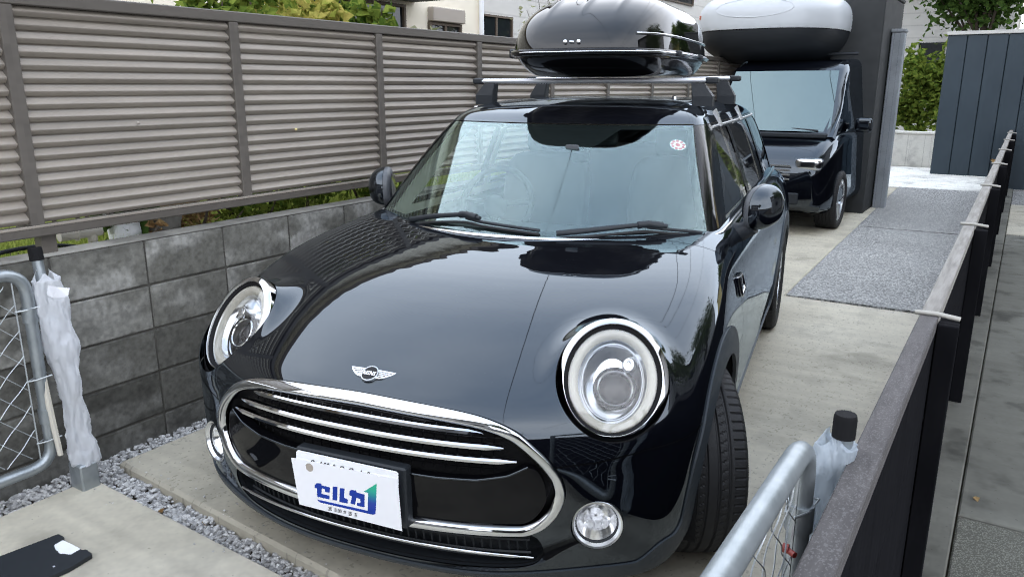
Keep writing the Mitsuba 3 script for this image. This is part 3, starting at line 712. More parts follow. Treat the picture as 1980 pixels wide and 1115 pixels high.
# ---- headlights: rings and bowl about the lamp's axis
def ell(prof, n=72, c=HC, r=HR, u=HU, nn=HN, A=HA, B=HB, close=False):
    """prof = (inset from the outer ellipse, height along the axis)"""
    a = np.arange(n) * 2 * np.pi / n; V = []
    for o, d in prof: V.append(c + np.outer(np.cos(a) * max(A - o, 1e-4), r) + np.outer(np.sin(a) * max(B - o, 1e-4), u) + nn * d)
    V = np.vstack(V); F_ = []; i = np.arange(n); j = (i + 1) % n
    for k in range(len(prof) - 1):
        F_.append(np.stack([k * n + i, k * n + j, (k + 1) * n + j], 1)); F_.append(np.stack([k * n + i, (k + 1) * n + j, (k + 1) * n + i], 1))
    return trimesh.Trimesh(V, np.vstack(F_), process=False)
def flipx(m): m = m.copy(); m.vertices = m.vertices * [-1, 1, 1]; m.invert(); return m
for side in (0, 1):
    fx = flipx if side else (lambda m: m)
    hl = thing(car + '__headlight', None, None)
    cp('chrome_ring', fx(ell([(-.001, -.03), (-.001, -.002), (.0015, .0025), (.0150, .0100), (.0185, .0108), (.0200, .0080), (.0205, -.014)])), 'chrome', 40, hl)
    cp('gasket', fx(ell([(.0195, .005), (.0225, .000), (.0285, -.003), (.0305, -.02)])), 'matte_black', 35, hl)
    cp('light_ring', fx(ell([(.0295, -.02), (.031, -.008), (.036, -.003), (.047, -.004), (.055, -.011), (.058, -.022)])), 'drl', 60, hl)
    cp('reflector', fx(ell([(.030, -.0195), (.0575, -.0205), (.062, -.030), (.075, -.046), (.092, -.060), (.100, -.066), (.1519, -.070)])), 'bowl', 30, hl)
    cpos = HC + HR * .010 + HU * -.016
    cp('lens_shroud', fx(ell([(0, -.066), (0, -.034), (.003, -.031), (.006, -.034), (.006, -.062), (.0449, -.064)], 40, cpos, A=.052, B=.052)), 'bowl', 35, hl)
    cp('lens_back', fx(ell([(0, -.058), (.0449, -.0585)], 30, cpos, A=.046, B=.046)), 'matte_black', False, hl)
    s = trimesh.creation.icosphere(3, .044); s.vertices = s.vertices * [1, 1, 1] * 1.0
    s.vertices = cpos + HN * -.070 + np.outer(s.vertices[:, 0], HR) + np.outer(s.vertices[:, 1], HU) + np.outer(s.vertices[:, 2] * .75, HN)
    cp('projector_lens', fx(s), 'lens_dark', True, hl)
    def in_lamp(m_, o=HC): w_ = m_.vertices; m_.vertices = o + np.outer(w_[:, 0], HR) + np.outer(w_[:, 1], HU) + np.outer(w_[:, 2], HN); return m_
    cp('reflector_ridge', fx(ell([(.068, -.036), (.070, -.033), (.073, -.039)])), 'chrome', 30, hl)
    cp('lens_hood', fx(ell([(.0, -.040), (-.006, -.030), (-.009, -.033), (-.009, -.05)], 40, cpos, A=.050, B=.050)), 'matte_black', 35, hl)
    ip = HC + HR * .040 + HU * .052
    cp('indicator_lug', fx(ell([(0, -.070), (.002, -.026), (.006, -.020), (.013, -.020), (.015, -.027), (.0199, -.029)], 28, ip, A=.02, B=.024)), 'bowl', 35, hl)
    rr = np.linspace(0, 1, 12)[::-1]
    lens = ell([(.031 + (1 - t) * (HA - .0312), .001 + .020 * (1 - t * t)) for t in rr], 72, B=HB)
    a = np.arange(72) * 2 * np.pi / 72
    V = np.vstack([HC + np.outer(np.cos(a) * (HA - .0305) * t, HR) + np.outer(np.sin(a) * (HB - .0305) * t, HU) + HN * (-.002 + .022 * (1 - t * t)) for t in rr])
    lens = trimesh.Trimesh(V, lens.faces, process=False)
    cp('lens', fx(lens), 'glass', True, hl)
    # fog light
    fl = thing(car + '__fog_light', None, None)
    kw = dict(c=FC, r=FRr, u=FU, nn=FN, A=FR, B=FR)
    cp('chrome_ring', fx(ell([(0, -.03), (0, .003), (.003, .0075), (.008, .006), (.0125, -.004)], 56, **kw)), 'satin', 35, fl)
    cp('bezel', fx(ell([(.0125, -.004), (.016, -.012), (.017, -.02)], 56, **kw)), 'black_plastic', 35, fl)
    cp('reflector', fx(ell([(.0165, -.014), (.024, -.030), (.038, -.046), (.055, -.053), (.0709, -.055)], 56, **kw)), 'fog_bowl', 20, fl)
    fb = [box(-.022 + .02 * i, -.006 + .02 * i, -.030, -.008, -.040, -.036) for i in range(3)]
    V = np.vstack([FC + np.outer(np.cos(a) * .0545 * t, FRr) + np.outer(np.sin(a) * .0545 * t, FU) + FN * (-.009 + .013 * (1 - t * t)) for t in rr])
    cp('lens', fx(trimesh.Trimesh(V, lens.faces, process=False)), 'glass', True, fl)
    b3 = cat(*fb); v = b3.vertices; b3.vertices = FC + np.outer(v[:, 0], FRr) + np.outer(v[:, 1], FU) + np.outer(v[:, 2], FN)
    cp('bulb', fx(b3), 'white', False, fl)

# ---- badge: winged disc with the maker's letters
bq, bN = snap(np.array([[0, .7275]]), Fb, 0); bq, bN = bq[0], bN[0]
bR = np.array([1.0, 0, 0]); bU = unit(np.cross(bN, bR))
def on_badge(m, lift):
    v = m.vertices; m.vertices = bq + np.outer(v[:, 0], bR) + np.outer(v[:, 1], bU) + np.outer(v[:, 2] + lift, bN) - bN * (v[:, :1] ** 2 * 1.2); return m
wing = [(.018, .018), (.074, .021), (.066, .010), (.058, .003), (.048, -.005), (.036, -.011), (.018, -.014)]
wp = shapely.union_all([shapely.Polygon(wing), shapely.Polygon([(-x, y) for x, y in wing])])
bd_ = thing(car + '__badge', None, None)
for g in wp.geoms: cp('wing', on_badge(trimesh.creation.extrude_polygon(g, .004, engine='earcut'), .002), 'satin', False, bd_)
wl = []
for sgn in (-1, 1):
    for k, (x1, y) in enumerate([(.064, .0135), (.056, .0075), (.048, .0015), (.040, -.005)]):
        wl.append(box(min(sgn * .02, sgn * x1), max(sgn * .02, sgn * x1), y - .0006, y + .0006, .0042, .0048))
cp('feather_line', on_badge(cat(*wl), .002), 'black_plastic', False, bd_)
cp('ring', on_badge(lathe([(.0275, 0), (.0275, .005), (.026, .007), (.0235, .007), (.0225, .004)], 40), .002), 'chrome', 40, bd_)
cp('disc', on_badge(lathe([(.0235, .005), (.0001, .006)], 40), .002), 'black_gloss', 40, bd_)
tx = meshkit.text_mesh('MINI', .0125, .0015, bold=True); e = tx.bounds
tx.apply_translation([-(e[0][0] + e[1][0]) / 2, -(e[0][1] + e[1][1]) / 2, 0]); tx.apply_scale([.97 * .041 / (e[1][0] - e[0][0]), 1, 1])
cp('lettering', on_badge(tx, .0085), 'white', False, bd_)

# ---- greenhouse
MG = surface(Fg, (-.0215, .6, .86), (.84, 4.22, 1.49), h_)
MG = clip(MG, lambda v: v[:, 0] - 1e-6)
MG = clip(MG, lambda v: v[:, 2] - (.93 + .02 * sstep(1.0, .9, v[:, 0] * 0 + v[:, 1])))
xg = lambda z: .728 - (z - .961) * .4
def ws(v):   # > 0 on the windscreen pane
    x, y, z = v.T
    return np.where(y < 2.3, np.minimum(xg(z) - x, np.minimum(1.356 - z, z - .90)), -.3)
yA = lambda z: 1.62 + (z - .965) * 1.15
def sidewin(v, y0, y1, top=1.325, rear=None):
    x, y, z = v.T
    d = np.minimum(np.minimum(top - z, z - .985), np.minimum(y - np.maximum(y0, yA(z)), y1 - y))
    return np.where(x > xg(z) + .02, d, -.3)
WS = clip(MG, ws); G1 = clip(MG, lambda v: -ws(v) - .0015)
roofv = lambda v: np.where(v[:, 1] < 3.95, v[:, 2] - 1.352, -.3)
sides = [('front_window', 0, 2.44), ('rear_window', 2.53, 3.30), ('quarter_window', 3.38, 3.90)]
FRAME = G1
for nm, a, b in sides:
    W = clip(G1, lambda v: sidewin(v, a, b)); FRAME = clip(FRAME, lambda v: -sidewin(v, a, b) - .0)
    W = shift(W, -.004)
    cp(nm, W, 'glass'); cp(nm, mirror(W), 'glass')
ROOF = clip(FRAME, lambda v: roofv(v) - .002); PIL = clip(FRAME, lambda v: -roofv(v))
cp('roof', both(ROOF), 'paint'); cp('window_frame', both(PIL), 'black_gloss')
cp('windscreen', both(shift(WS, -.003)), 'screen')
def frit(v):   # > 0 on the black border and the sensor patch of the windscreen
    x, y, z = v.T
    edge = np.maximum(np.maximum(x - xg(z) + .028, z - 1.340), .992 - z - .0 * x)
    return edge
FR_ = both(WS); FR1 = clip(FR_, frit); cp('windscreen_border', shift(FR1, -.0055), 'matte_black')
def patch(v): return pd([(-.165, 1.36), (.315, 1.36), (.27, 1.325), (.225, 1.283), (.19, 1.266), (.06, 1.262), (.0, 1.268), (-.05, 1.285), (-.11, 1.325)], v[:, 0], v[:, 2])
FR2 = clip(clip(FR_, lambda v: -frit(v)), patch); cp('sensor_patch', shift(FR2, -.0055), 'matte_black')
# inner lining, seen through the glass
LIN = clip(MG, lambda v: -np.maximum(ws(v) + .012, np.maximum.reduce([sidewin(v, a, b) for _, a, b in sides]) + .01))
LIN = clip(LIN, lambda v: 3.9 - v[:, 1]); cp('headlining', both(shift(LIN, -.035)), 'pale_trim')

# chrome waistline strip: along the foot of the glass and back along the doors
def waist(z0, off):
    xs = np.linspace(0, .70, 40); P = []
    q, N = snap(np.stack([xs, np.full(40, z0)], 1), Fg, off); P = list(q)
    th = np.linspace(0, 1, 26)[1:]
    for yy in np.r_[np.linspace(q[-1][1] + .01, q[-1][1] + .12, 14), np.linspace(1.55, 3.9, 40)]:
        a, b = .5, .95
        for _ in range(26):
            m = (a + b) / 2; a, b = (m, b) if Fg(np.array([m, yy, z0 + (yy > 1.5) * 0])) < 0 else (a, m)
        p = np.array([a, yy, z0]); n = unit(grad(Fg, p)); P.append(p + n * off)
    P = np.array(P)
    return P
wl_ = waist(.958, .010)
wl_[:, 2] = np.interp(wl_[:, 1], [.95, 1.1, 1.35, 1.6, 3.9], [.972, .962, .958, .965, .985])
for it in range(3):
    w2 = wl_.copy(); w2[1:-1] = (wl_[:-2] + 2 * wl_[1:-1] + wl_[2:]) / 4; wl_ = w2
full = np.vstack([(wl_[::-1] * [-1, 1, 1])[:-1], wl_])
cp('waist_strip', tube(full, .0105, 10), 'chrome', 60)
cp('cowl', tube(full[30:-30] + [0, -.012, -.014], .016, 8), 'black_plastic', 60)
gut = []
for yy in np.linspace(2.02, 3.85, 40):
    z = 1.338; a, b = .3, .9
    for _ in range(26):
        m = (a + b) / 2; a, b = (m, b) if Fg(np.array([m, yy, z])) < 0 else (a, m)
    gut.append([a + .004, yy, z])
for s in (1, -1): cp('roof_gutter', tube(np.array(gut) * [s, 1, 1], .0065, 8), 'satin', 60)

# interior
cp('dashboard', cat(trimesh.convex.convex_hull(np.array([[sx * a, b, c] for sx in (-1, 1) for a, b, c in [(.50, 1.06, .86), (.66, 1.40, .90), (.66, 1.40, .70), (.60, 1.72, .90), (.58, 1.74, .62), (.45, 1.1, .70)]]))), 'interior')
t = np.linspace(0, 2 * np.pi, 49); wc = np.array([-.36, 1.82, .96]); wx = np.array([1.0, 0, 0]); wy = unit(np.array([0, .42, .9]))
stw = thing(car + '__steering_wheel', None, None)
cp('rim', tube(wc + np.outer(np.cos(t) * .18, wx) + np.outer(np.sin(t) * .18, wy), .016, 8), 'interior', 60, stw)
hub = trimesh.creation.icosphere(2, .06); hub.vertices = hub.vertices * [1, .45, 1] + wc + [0, -.02, -.01]
cp('hub', cat(hub, *[tube([wc, wc + .17 * (np.cos(a_) * wx + np.sin(a_) * wy)], .014, 6) for a_ in (0.1, math.pi - .1, -math.pi / 2)]), 'interior', 50, stw)
def rbox(sz, c, rot=0, k=.18):
    m = trimesh.creation.icosphere(3, 1.0); v = m.vertices; p = 5.0
    v = v / (np.abs(v) ** p).sum(1, keepdims=True) ** (1 / p) * (np.array(sz) / 2)
    ca, sa = math.cos(rot), math.sin(rot); v = np.stack([v[:, 0], ca * v[:, 1] - sa * v[:, 2], sa * v[:, 1] + ca * v[:, 2]], 1)
    m.vertices = v + np.array(c); return m
for s in (-1, 1):
    st = thing(car + '__seat', None, None)
    cp('backrest', rbox((.50, .16, .64), (s * .37, 2.52, .84), -.28), 'seat', True, st)
    cp('cushion', rbox((.52, .54, .18), (s * .37, 2.18, .52), .1), 'seat', True, st)
    cp('headrest', rbox((.27, .11, .20), (s * .37, 2.63, 1.235), -.2), 'seat', True, st)
cp('rear_seat', cat(rbox((1.25, .18, .62), (0, 3.42, .85), -.3), rbox((1.25, .5, .18), (0, 3.1, .52), .1), rbox((.24, .1, .15), (-.38, 3.52, 1.17), -.2), rbox((.24, .1, .15), (.38, 3.52, 1.17), -.2)), 'seat', True)
mr = thing(car + '__rear_view_mirror', None, None)
cp('housing', rbox((.25, .045, .075), (.10, 1.86, 1.285), -.2), 'black_plastic', True, mr)
cp('stalk', tube([[.10, 1.70, 1.335], [.10, 1.83, 1.30]], .014, 8), 'black_plastic', 50, mr)
cp('sensor_cover', rbox((.10, .10, .03), (.13, 1.63, 1.285), .55), 'white', True)
p_, n_w = snap(np.array([[.128, 1.268]]), Fg, .0015); cp('sensor_window', rbox((.058, .008, .020), p_[0]), 'mirror_grey', True)
cp('recorder', rbox((.085, .03, .055), (.13, 1.60, 1.225), .3), 'black_plastic', True)

# stickers on the glass
sq, sN = snap(np.array([[.537, 1.284]]), Fg, -.007); sq, sN = sq[0], sN[0]; sR = unit(np.cross([0, 0, 1.0], sN)); sU = np.cross(sN, sR)
def on_ws(m): v = m.vertices; m.vertices = sq + np.outer(v[:, 0], sR) + np.outer(v[:, 1], sU) + np.outer(v[:, 2], sN); return m
stk = cp('round_sticker', on_ws(lathe([(.0335, 0), (.0001, .0002)], 40)), 'white', False)
lab(stk, 'round white and red sticker high on the windscreen')
pet = [lathe([(.0075, .0006), (.0001, .0008)], 14) for _ in range(9)]
for i, m in enumerate(pet): m.apply_translation([.0245 * math.cos(i * .698), .0245 * math.sin(i * .698), 0])
cp('petal_print', on_ws(cat(lathe([(.0115, .0006), (.0001, .0008)], 20), *pet)), 'ink_red', False, stk)

# wipers
def wsp(pts, off): q, N = snap(np.array(pts), Fg, 0); return q + N * np.asarray(off)[:, None]
for i, pts in enumerate(([(-.44, .972), (-.34, .992), (-.24, 1.004), (-.16, 1.010), (-.09, 1.003), (.02, .998), (.155, .990)],
                         [(.22, .977), (.32, .984), (.42, .992), (.517, .998), (.58, .990), (.65, .982), (.70, .974)])):
    wp_ = thing(car + '__wiper', None, None)
    q = wsp(pts, [.014, .018, .022, .026, .026, .022, .018])
    cp('arm', tube(arcpath(q[:5], .03), np.linspace(.011, .008, len(arcpath(q[:5], .03))), 8), 'black_plastic', 60, wp_)
    bl = wsp([(p[0], p[1] - .012) for p in pts], [.006] * 7)
    cp('blade', tube(arcpath(bl, .05), .0055, 6), 'rubber', 60, wp_)
    d = q[3]; cp('blade_clip', tube([q[2] * .35 + q[3] * .65, q[3], q[4] * .75 + q[3] * .25], .0135, 8), 'black_plastic', 60, wp_)
    cp('spine', tube(arcpath(wsp([(p[0], p[1] - .004) for p in pts[3:]], [.014, .014, .012, .010]), .03), .0065, 6), 'black_plastic', 60, wp_)

# mirrors
def ellipsoid(c, r, sub=4): m = trimesh.creation.icosphere(sub, 1.0); m.vertices = m.vertices * r; return m
for side in (0, 1):
    fx = flipx if side else (lambda m: m)
    mm = thing(car + '__door_mirror', None, None)
    c0 = np.array([.868, 1.645, 1.040]); ang = math.radians(66); ca, sa = math.cos(ang), math.sin(ang)
    wv, nv = np.array([ca, sa, .04]), np.array([-sa, ca, 0])        # along the housing (folded back) and the way the glass looks
    m = trimesh.creation.icosphere(5, 1.0); v = m.vertices
    v = v / (np.abs(v) ** 2.5).sum(1, keepdims=True) ** (1 / 2.5)
    d = np.where(v[:, 1] > 0, v[:, 1] * .030, v[:, 1] * .098)
    loc = np.stack([v[:, 0] * .100, d * .93, v[:, 2] * .088 + v[:, 0] * .008], 1)
    Vm = c0 + np.outer(loc[:, 0] + .02, wv) + np.outer(loc[:, 1], nv) + np.outer(loc[:, 2], [0, 0, 1.0])
    M = (Vm, m.faces, np.array(trimesh.Trimesh(Vm, m.faces, process=False).vertex_normals))
    yb = lambda q: (q - c0) @ nv
    for nm, MM, mt in (('cap', clip(M, lambda q: -yb(q) - .013), 'paint'), ('rear_rim', clip(M, lambda q: yb(q) + .0115), 'mirror_grey')):
        if side: MM = mirror(MM)
        cp(nm, MM, mt, parent=mm)
    g = lathe([(1.0, 0), (.5, .004), (.0001, .005)], 44); gv = g.vertices
    sg_ = lambda t: np.sign(t) * np.abs(t) ** .8
    cp('mirror_glass', fx(trimesh.Trimesh(c0 + np.outer(sg_(gv[:, 0]) * .079 + .02, wv) + np.outer(gv[:, 2] + .0285, nv) + np.outer(sg_(gv[:, 1]) * .067, [0, 0, 1.0]), g.faces, process=False)), 'mirror', True, mm)
    cp('stalk', fx(tube([[.765, 1.66, .925], [.82, 1.65, .935], [.862, 1.64, .965]], [.045, .038, .036], 10)), 'black_plastic', 60, mm)

# side vents, door handles
for side in (0, 1):
    fx = flipx if side else (lambda m: m)
    def sx(y, z, off):
        a, b = .5, 1.05
        for _ in range(26):
            m = (a + b) / 2; a, b = (m, b) if Fb(np.array([m, y, z])) < 0 else (a, m)
        return a + off
    loop = [(1.235, .84), (1.33, .835), (1.345, .775), (1.25, .765)]
    P = arcpath(np.array([[sx(y, z, .006), y, z] for y, z in loop + loop[:1]]), .02)
    vt = thing(car + '__side_vent', None, None)
    cp('frame', fx(tube(P, .008, 8)), 'chrome', 60, vt)
    cp('insert', fx(trimesh.convex.convex_hull(np.array([[sx(y, z, o), y, z] for y, z in loop for o in (.004, -.02)]))), 'black_plastic', False, vt)
    for y0 in (2.28, 3.12):
        cp('door_handle', fx(tube(arcpath([[sx(y0 - .09, .87, -.002), y0 - .09, .87], [sx(y0 - .07, .872, .030), y0 - .07, .872], [sx(y0 + .07, .872, .030), y0 + .07, .872], [sx(y0 + .09, .87, -.002), y0 + .09, .87]], .03), .011, 10)), 'chrome', 60)

# wheels
def tyre_mesh():
    n, m = 420, 56
    s = np.linspace(-1, 1, m); hw = .1125; R = .317
    # cross-section: tread (flat) then shoulders and sidewalls
    th = s * 2.05
    y = np.sign(np.sin(th)) * np.abs(np.sin(np.clip(th, -math.pi / 2, math.pi / 2))) ** .60 * hw * np.where(np.abs(th) > math.pi / 2, 1 - .10 * (np.abs(th) - math.pi / 2) / .48, 1)
    prof = [(-.085, .222), (-.100, .228), (-.111, .245), (-.1155, .268), (-.113, .288), (-.1055, .303), (-.097, .3115)]
    tr = np.linspace(-.0935, .0935, 52); pr = np.array(prof); crown = .3165 - .0045 * (tr / .0935) ** 4
    P = np.vstack([pr, np.stack([tr, crown], 1), pr[::-1] * [-1, 1]])
    a = np.arange(n) * 2 * np.pi / n
    Rr = np.tile(P[:, 1], (n, 1)); Yy = np.tile(P[:, 0], (n, 1)); A = np.repeat(a[:, None], len(P), 1)
    groove = np.zeros_like(Rr)
    for g0 in (-.052, -.018, .018, .052): groove = np.maximum(groove, 1 - sstep(.0036, .0054, np.abs(Yy - g0)))
    ph = (A / (2 * np.pi) * 70) % 1
    sh = (np.abs(Yy) > .066) & (Rr > .300)
    lat = np.where(sh, 1 - sstep(.06, .12, np.abs(ph - .5)), 0) * .8
    ph2 = ((A / (2 * np.pi) * 70) + Yy * 22) % 1
    mid = np.where((np.abs(Yy) > .026) & (np.abs(Yy) < .044), 1 - sstep(.06, .12, np.abs(ph2 - .5)), 0) * .45
    Rr = Rr - .0065 * np.maximum(np.maximum(groove, lat), mid)
    V = np.stack([Yy, Rr * np.cos(A), Rr * np.sin(A)], -1).reshape(-1, 3); k = len(P)
    i, j = np.meshgrid(np.arange(n), np.arange(k - 1), indexing='ij')
    q = np.stack([i * k + j, (i + 1) % n * k + j, (i + 1) % n * k + j + 1, i * k + j + 1], -1).reshape(-1, 4)
    tm = trimesh.Trimesh(V, np.vstack([q[:, [0, 1, 2]], q[:, [0, 2, 3]]]), process=False)
    return tm
TY = tyre_mesh()
rimb = lathe([(.222, -.09), (.226, .095), (.218, .100), (.206, .094), (.203, .06), (.200, -.08)], 60)
sp = [rimb]
for i in range(5):
    a_ = i * 2 * math.pi / 5
    for da in (-.16, .16):
        p = np.array([[.05 * math.cos(a_), .05 * math.sin(a_), .062], [.13 * math.cos(a_ + da * .6), .13 * math.sin(a_ + da * .6), .075], [.208 * math.cos(a_ + da), .208 * math.sin(a_ + da), .086]])
        sp.append(tube(p, [.026, .017, .016], 8))
sp.append(lathe([(.075, .0), (.072, .060), (.03, .072), (.0001, .074)], 30))
RIM = cat(*sp); RIM.vertices = RIM.vertices[:, [2, 0, 1]]
DISC = lathe([(.145, -.01), (.145, .01), (.0001, .012)], 40); DISC.vertices = DISC.vertices[:, [2, 0, 1]]
pt, pr_, pdk = mikit.ply(TY, 'mat_rubber', smooth=30), mikit.ply(RIM, 'mat_satin', smooth=40), mikit.ply(DISC, 'mat_matte_black')
STEER = 23.0
for (x, y) in ((.788, .82), (-.788, .82), (.775, 3.49), (-.775, 3.49)):
    w = thing(car + '__wheel', None, None)
    tw = CAR @ T().translate([x, y, .3145]).rotate([0, 0, 1], (STEER if y < 1 else 0) + (180 if x < 0 else 0))
    scene[key(w + '__tyre')] = {**pt, 'to_world': tw}; scene[key(w + '__rim')] = {**pr_, 'to_world': tw}; scene[key(w + '__brake_disc')] = {**pdk, 'to_world': tw}
for k in [k for k in labels if labels[k] == {}]: del labels[k]

# ---------------------------------------------------------------- sign hung over the number plate
SY = -.022
pl = thing('plate_cover', 'white dealer card with blue lettering and an up arrow, covering the number plate', 'sign')
def sgn(name, polys, m, d0, d1):
    ms = []
    for p in polys:
        g = p if isinstance(p, shapely.Polygon) else shapely.Polygon(p)
        e = trimesh.creation.extrude_polygon(g, d1 - d0, engine='earcut'); v = e.vertices
        e.vertices = np.stack([v[:, 0], SY - d0 - v[:, 2], v[:, 1]], 1); e.invert(); ms.append(e)
    return put(pl + '__' + name, cat(*ms), m, tw=CAR)
# crop pixels of the card -> metres on the card
SA = np.array([[120, 115], [1195, 340], [1255, 945], [185, 690]], float)
SB = np.array([[-.163, .5275], [.163, .5265], [.171, .357], [-.165, .362]], float)
Hm = np.linalg.lstsq(np.vstack([r for (u, v), (x, z) in zip(SA, SB) for r in ([u, v, 1, 0, 0, 0, -u * x, -v * x], [0, 0, 0, u, v, 1, -u * z, -v * z])]), SB.ravel(), rcond=None)[0]
def M_(pts):
    p = np.asarray(pts, float); w_ = p @ Hm[6:8] + 1
    return np.stack([(p @ Hm[0:2] + Hm[2]) / w_, (p @ Hm[3:5] + Hm[5]) / w_], 1)
sgn('upper_card', [shapely.Polygon(M_([(120, 125), (135, 110), (1180, 330), (1200, 350), (1207, 470), (130, 260)])).buffer(.0005)], 'white', 0, .003)
sgn('paper', [M_([(72, 188), (120, 190), (1203, 400), (1258, 946), (185, 690)])], 'paper', .0035, .0045)
sgn('hole', [shapely.Point(*M_([(275, 290)])[0]).buffer(.0125)], 'shutter', .0046, .0049)
labels[pl + '__hole'] = {'label': 'faint round grey spot on the card'}
B_ = .0047
def rnd(p, r=.0016): return shapely.Polygon(M_(p)).buffer(-r).buffer(2 * r).buffer(-r)
se = [rnd([(340, 478), (362, 458), (408, 462), (412, 482), (502, 502), (500, 560), (452, 548), (450, 520), (416, 512), (414, 572), (502, 592), (500, 628), (372, 605), (366, 510), (342, 512)])]
ru = [rnd([(534, 494), (580, 494), (580, 640), (534, 636)]), rnd([(608, 506), (655, 512), (652, 608), (694, 628), (692, 668), (606, 654)])]
ka = [rnd([(708, 540), (722, 524), (776, 530), (780, 550), (866, 572), (868, 706), (792, 690), (790, 660), (826, 664), (822, 618), (782, 604), (768, 680), (722, 668), (738, 592), (708, 580)])]
sgn('lettering', se + ru + ka, 'ink_blue', B_, B_ + .0006)
sgn('underline', [M_([(372, 634), (905, 742), (905, 708), (985, 720), (985, 770), (960, 782), (405, 664)])], 'ink_blue', B_, B_ + .0006)
sgn('arrow', [M_([(855, 540), (988, 452), (986, 722), (904, 710), (904, 552)])], 'ink_arrow', B_, B_ + .0007)
def glyph(cx, cy, s, rows):
    out = []
    for (x0, y0, x1, y1) in rows: out.append(M_([(cx + x0 * s, cy + y0 * s), (cx + x1 * s, cy + y0 * s), (cx + x1 * s, cy + y1 * s), (cx + x0 * s, cy + y1 * s)]))
    return out
G_ = [[(-1, -1, 1, -.75), (-.9, -.4, .9, -.2), (-.9, .1, .9, .3), (-.15, -1, .15, 1), (-1, .75, 1, 1)], [(-.8, -.8, .8, -.55), (-.1, -1, .2, .2), (-.6, .1, .7, .35), (.4, .3, .7, 1), (-.5, .8, .6, 1)],
      [(-1, -1, -.7, 1), (-1, -.9, 1, -.65), (.7, -.9, 1, 1), (-.5, -.3, .5, -.05), (-.15, -.9, .15, .9), (-.5, .4, .5, .65)], [(-.9, -.6, .9, -.35), (-.15, -1, .15, -.6), (-.6, -.1, .6, .1), (-.6, .5, .6, .75), (-.7, -.1, -.45, .75), (.45, -.1, .7, .75)]]
sm = []
for i, cx in enumerate((512, 566, 612, 668, 722, 780)): sm += glyph(cx, 730 + (cx - 512) * .215, 19, G_[i % 4])
sgn('small_print', sm, 'ink_black', B_, B_ + .0005)
tops = []
for cx, w in ((308, 22), (398, 10), (440, 14), (474, 12), (536, 12), (622, 24), (720, 26), (826, 8), (902, 14)):
    cy = 215 + (cx - 308) * .20
    tops.append(M_([(cx - w, cy + 9), (cx - w * .5, cy - 7), (cx + w * .5, cy - 5), (cx + w, cy + 13), (cx + w * .6, cy + 13), (cx, cy + 1), (cx - w * .6, cy + 10)]))
sgn('cut_off_letters', tops, 'ink_black', B_, B_ + .0004)

# ---------------------------------------------------------------- roof rack and roof box
rack = thing('roof_rack', 'silver roof bars on black clamp feet across the black car roof', 'roof rack')
for yb, zb, hw in ((2.13, 1.540, .600), (2.90, 1.556, .605)):
    cr = .022; prof = [(.030 * math.cos(t), .0125 * math.sin(t)) for t in np.linspace(0, 2 * math.pi, 20)[:-1]]
    m = trimesh.creation.extrude_polygon(shapely.Polygon(prof), 2 * hw - .05, engine='earcut'); v = m.vertices
    m.vertices = np.stack([v[:, 2] - hw + .025, v[:, 0] + yb, v[:, 1] + zb], 1)
    b = put(rack + '__crossbar', m, 'bar_silver', 40, tw=CAR)
    for s in (-1, 1):
        e = rbox((.06, .064, .030), (s * (hw - .012), yb, zb)); put(b + '__end_cap', e, 'black_plastic', True, tw=CAR)
        top = [(.496, -.024), (.550, -.024), (.550, .024), (.496, .024)]; bot = [(.508, -.036), (.598, -.034), (.598, .034), (.508, .036)]
        zr = 1.415 if yb < 2.5 else 1.41
        pts = [(s * x, yb + y, zb - .010) for x, y in top] + [(s * (x), yb + y, zr + .055) for x, y in bot] + [(s * (x + (.01 if x > .6 else 0)), yb + y, zr - (.03 if x > .6 else -.01)) for x, y in bot]
        f = put(rack + '__foot', trimesh.convex.convex_hull(np.array(pts)), 'black_plastic', False, tw=CAR)
        put(f + '__cover', box(s * .500, s * .600, yb - .030, yb + .030, zr + .045, zr + .105, .008), 'black_gloss', tw=CAR) if False else None
        put(f + '__clamp', trimesh.convex.convex_hull(np.array([(s * x, yb + y, z) for x, z in ((.600, 1.40), (.640, 1.335), (.646, 1.34), (.612, 1.415)) for y in (-.022, .022)])), 'satin', False, tw=CAR)

BC, BA, BB = np.array([.045, 2.49]), .388, .82
def Fbox(P):
    x, y, z = P[..., 0] - BC[0], P[..., 1] - BC[1], P[..., 2]
    # plan: blunt nose, straight flanks, rounded tail
    n = 4.0
    q = ((np.abs(x) / BA) ** n + (np.abs(y) / BB) ** n + 1e-9) ** (1 / n)
    side = (q - 1) * .40
    t = np.clip((y + BB) / (2 * BB), 0, 1)
    u = np.clip((t - .42) / .42, -1, 0); u2 = np.clip((t - .62) / .38, 0, 1)
    rise = 1.945 - .215 * np.abs(u) ** 2.6 - .07 * u2 ** 2
    dome = z - (rise - .11 * (np.abs(x) / BA) ** 3.4)
    for xr in (-.16, 0, .16): dome = dome - .008 * np.exp(-((x - xr) / .016) ** 2) * sstep(.06, .22, t)
    lean = side + .10 * np.clip(z - 1.66, 0, 1)
    lean = lean + .45 * np.clip(1.64 - z, 0, 1)
    step = .012 * sstep(-.005, .005, 1.650 - z)
    body = smax(smax(dome, lean + step, .06), (1.552 - z) + .05 * np.clip(1 - t * 5, 0, 1), .045)
    return body
MX = surface(Fbox, (-.46, 1.50, 1.50), (.53, 3.36, 2.02), .0125)
rb = thing('roof_box', 'glossy black roof box with ridged lid and chrome trim on the black car', 'roof box')
LID = clip(MX, lambda v: v[:, 2] - 1.668); BASE = clip(MX, lambda v: 1.650 - v[:, 2])
put(rb + '__lid', (LID[0], LID[1]), 'box_black', normals=LID[2], tw=CAR)
put(rb + '__base', (BASE[0], BASE[1]), 'black_gloss', normals=BASE[2], tw=CAR)
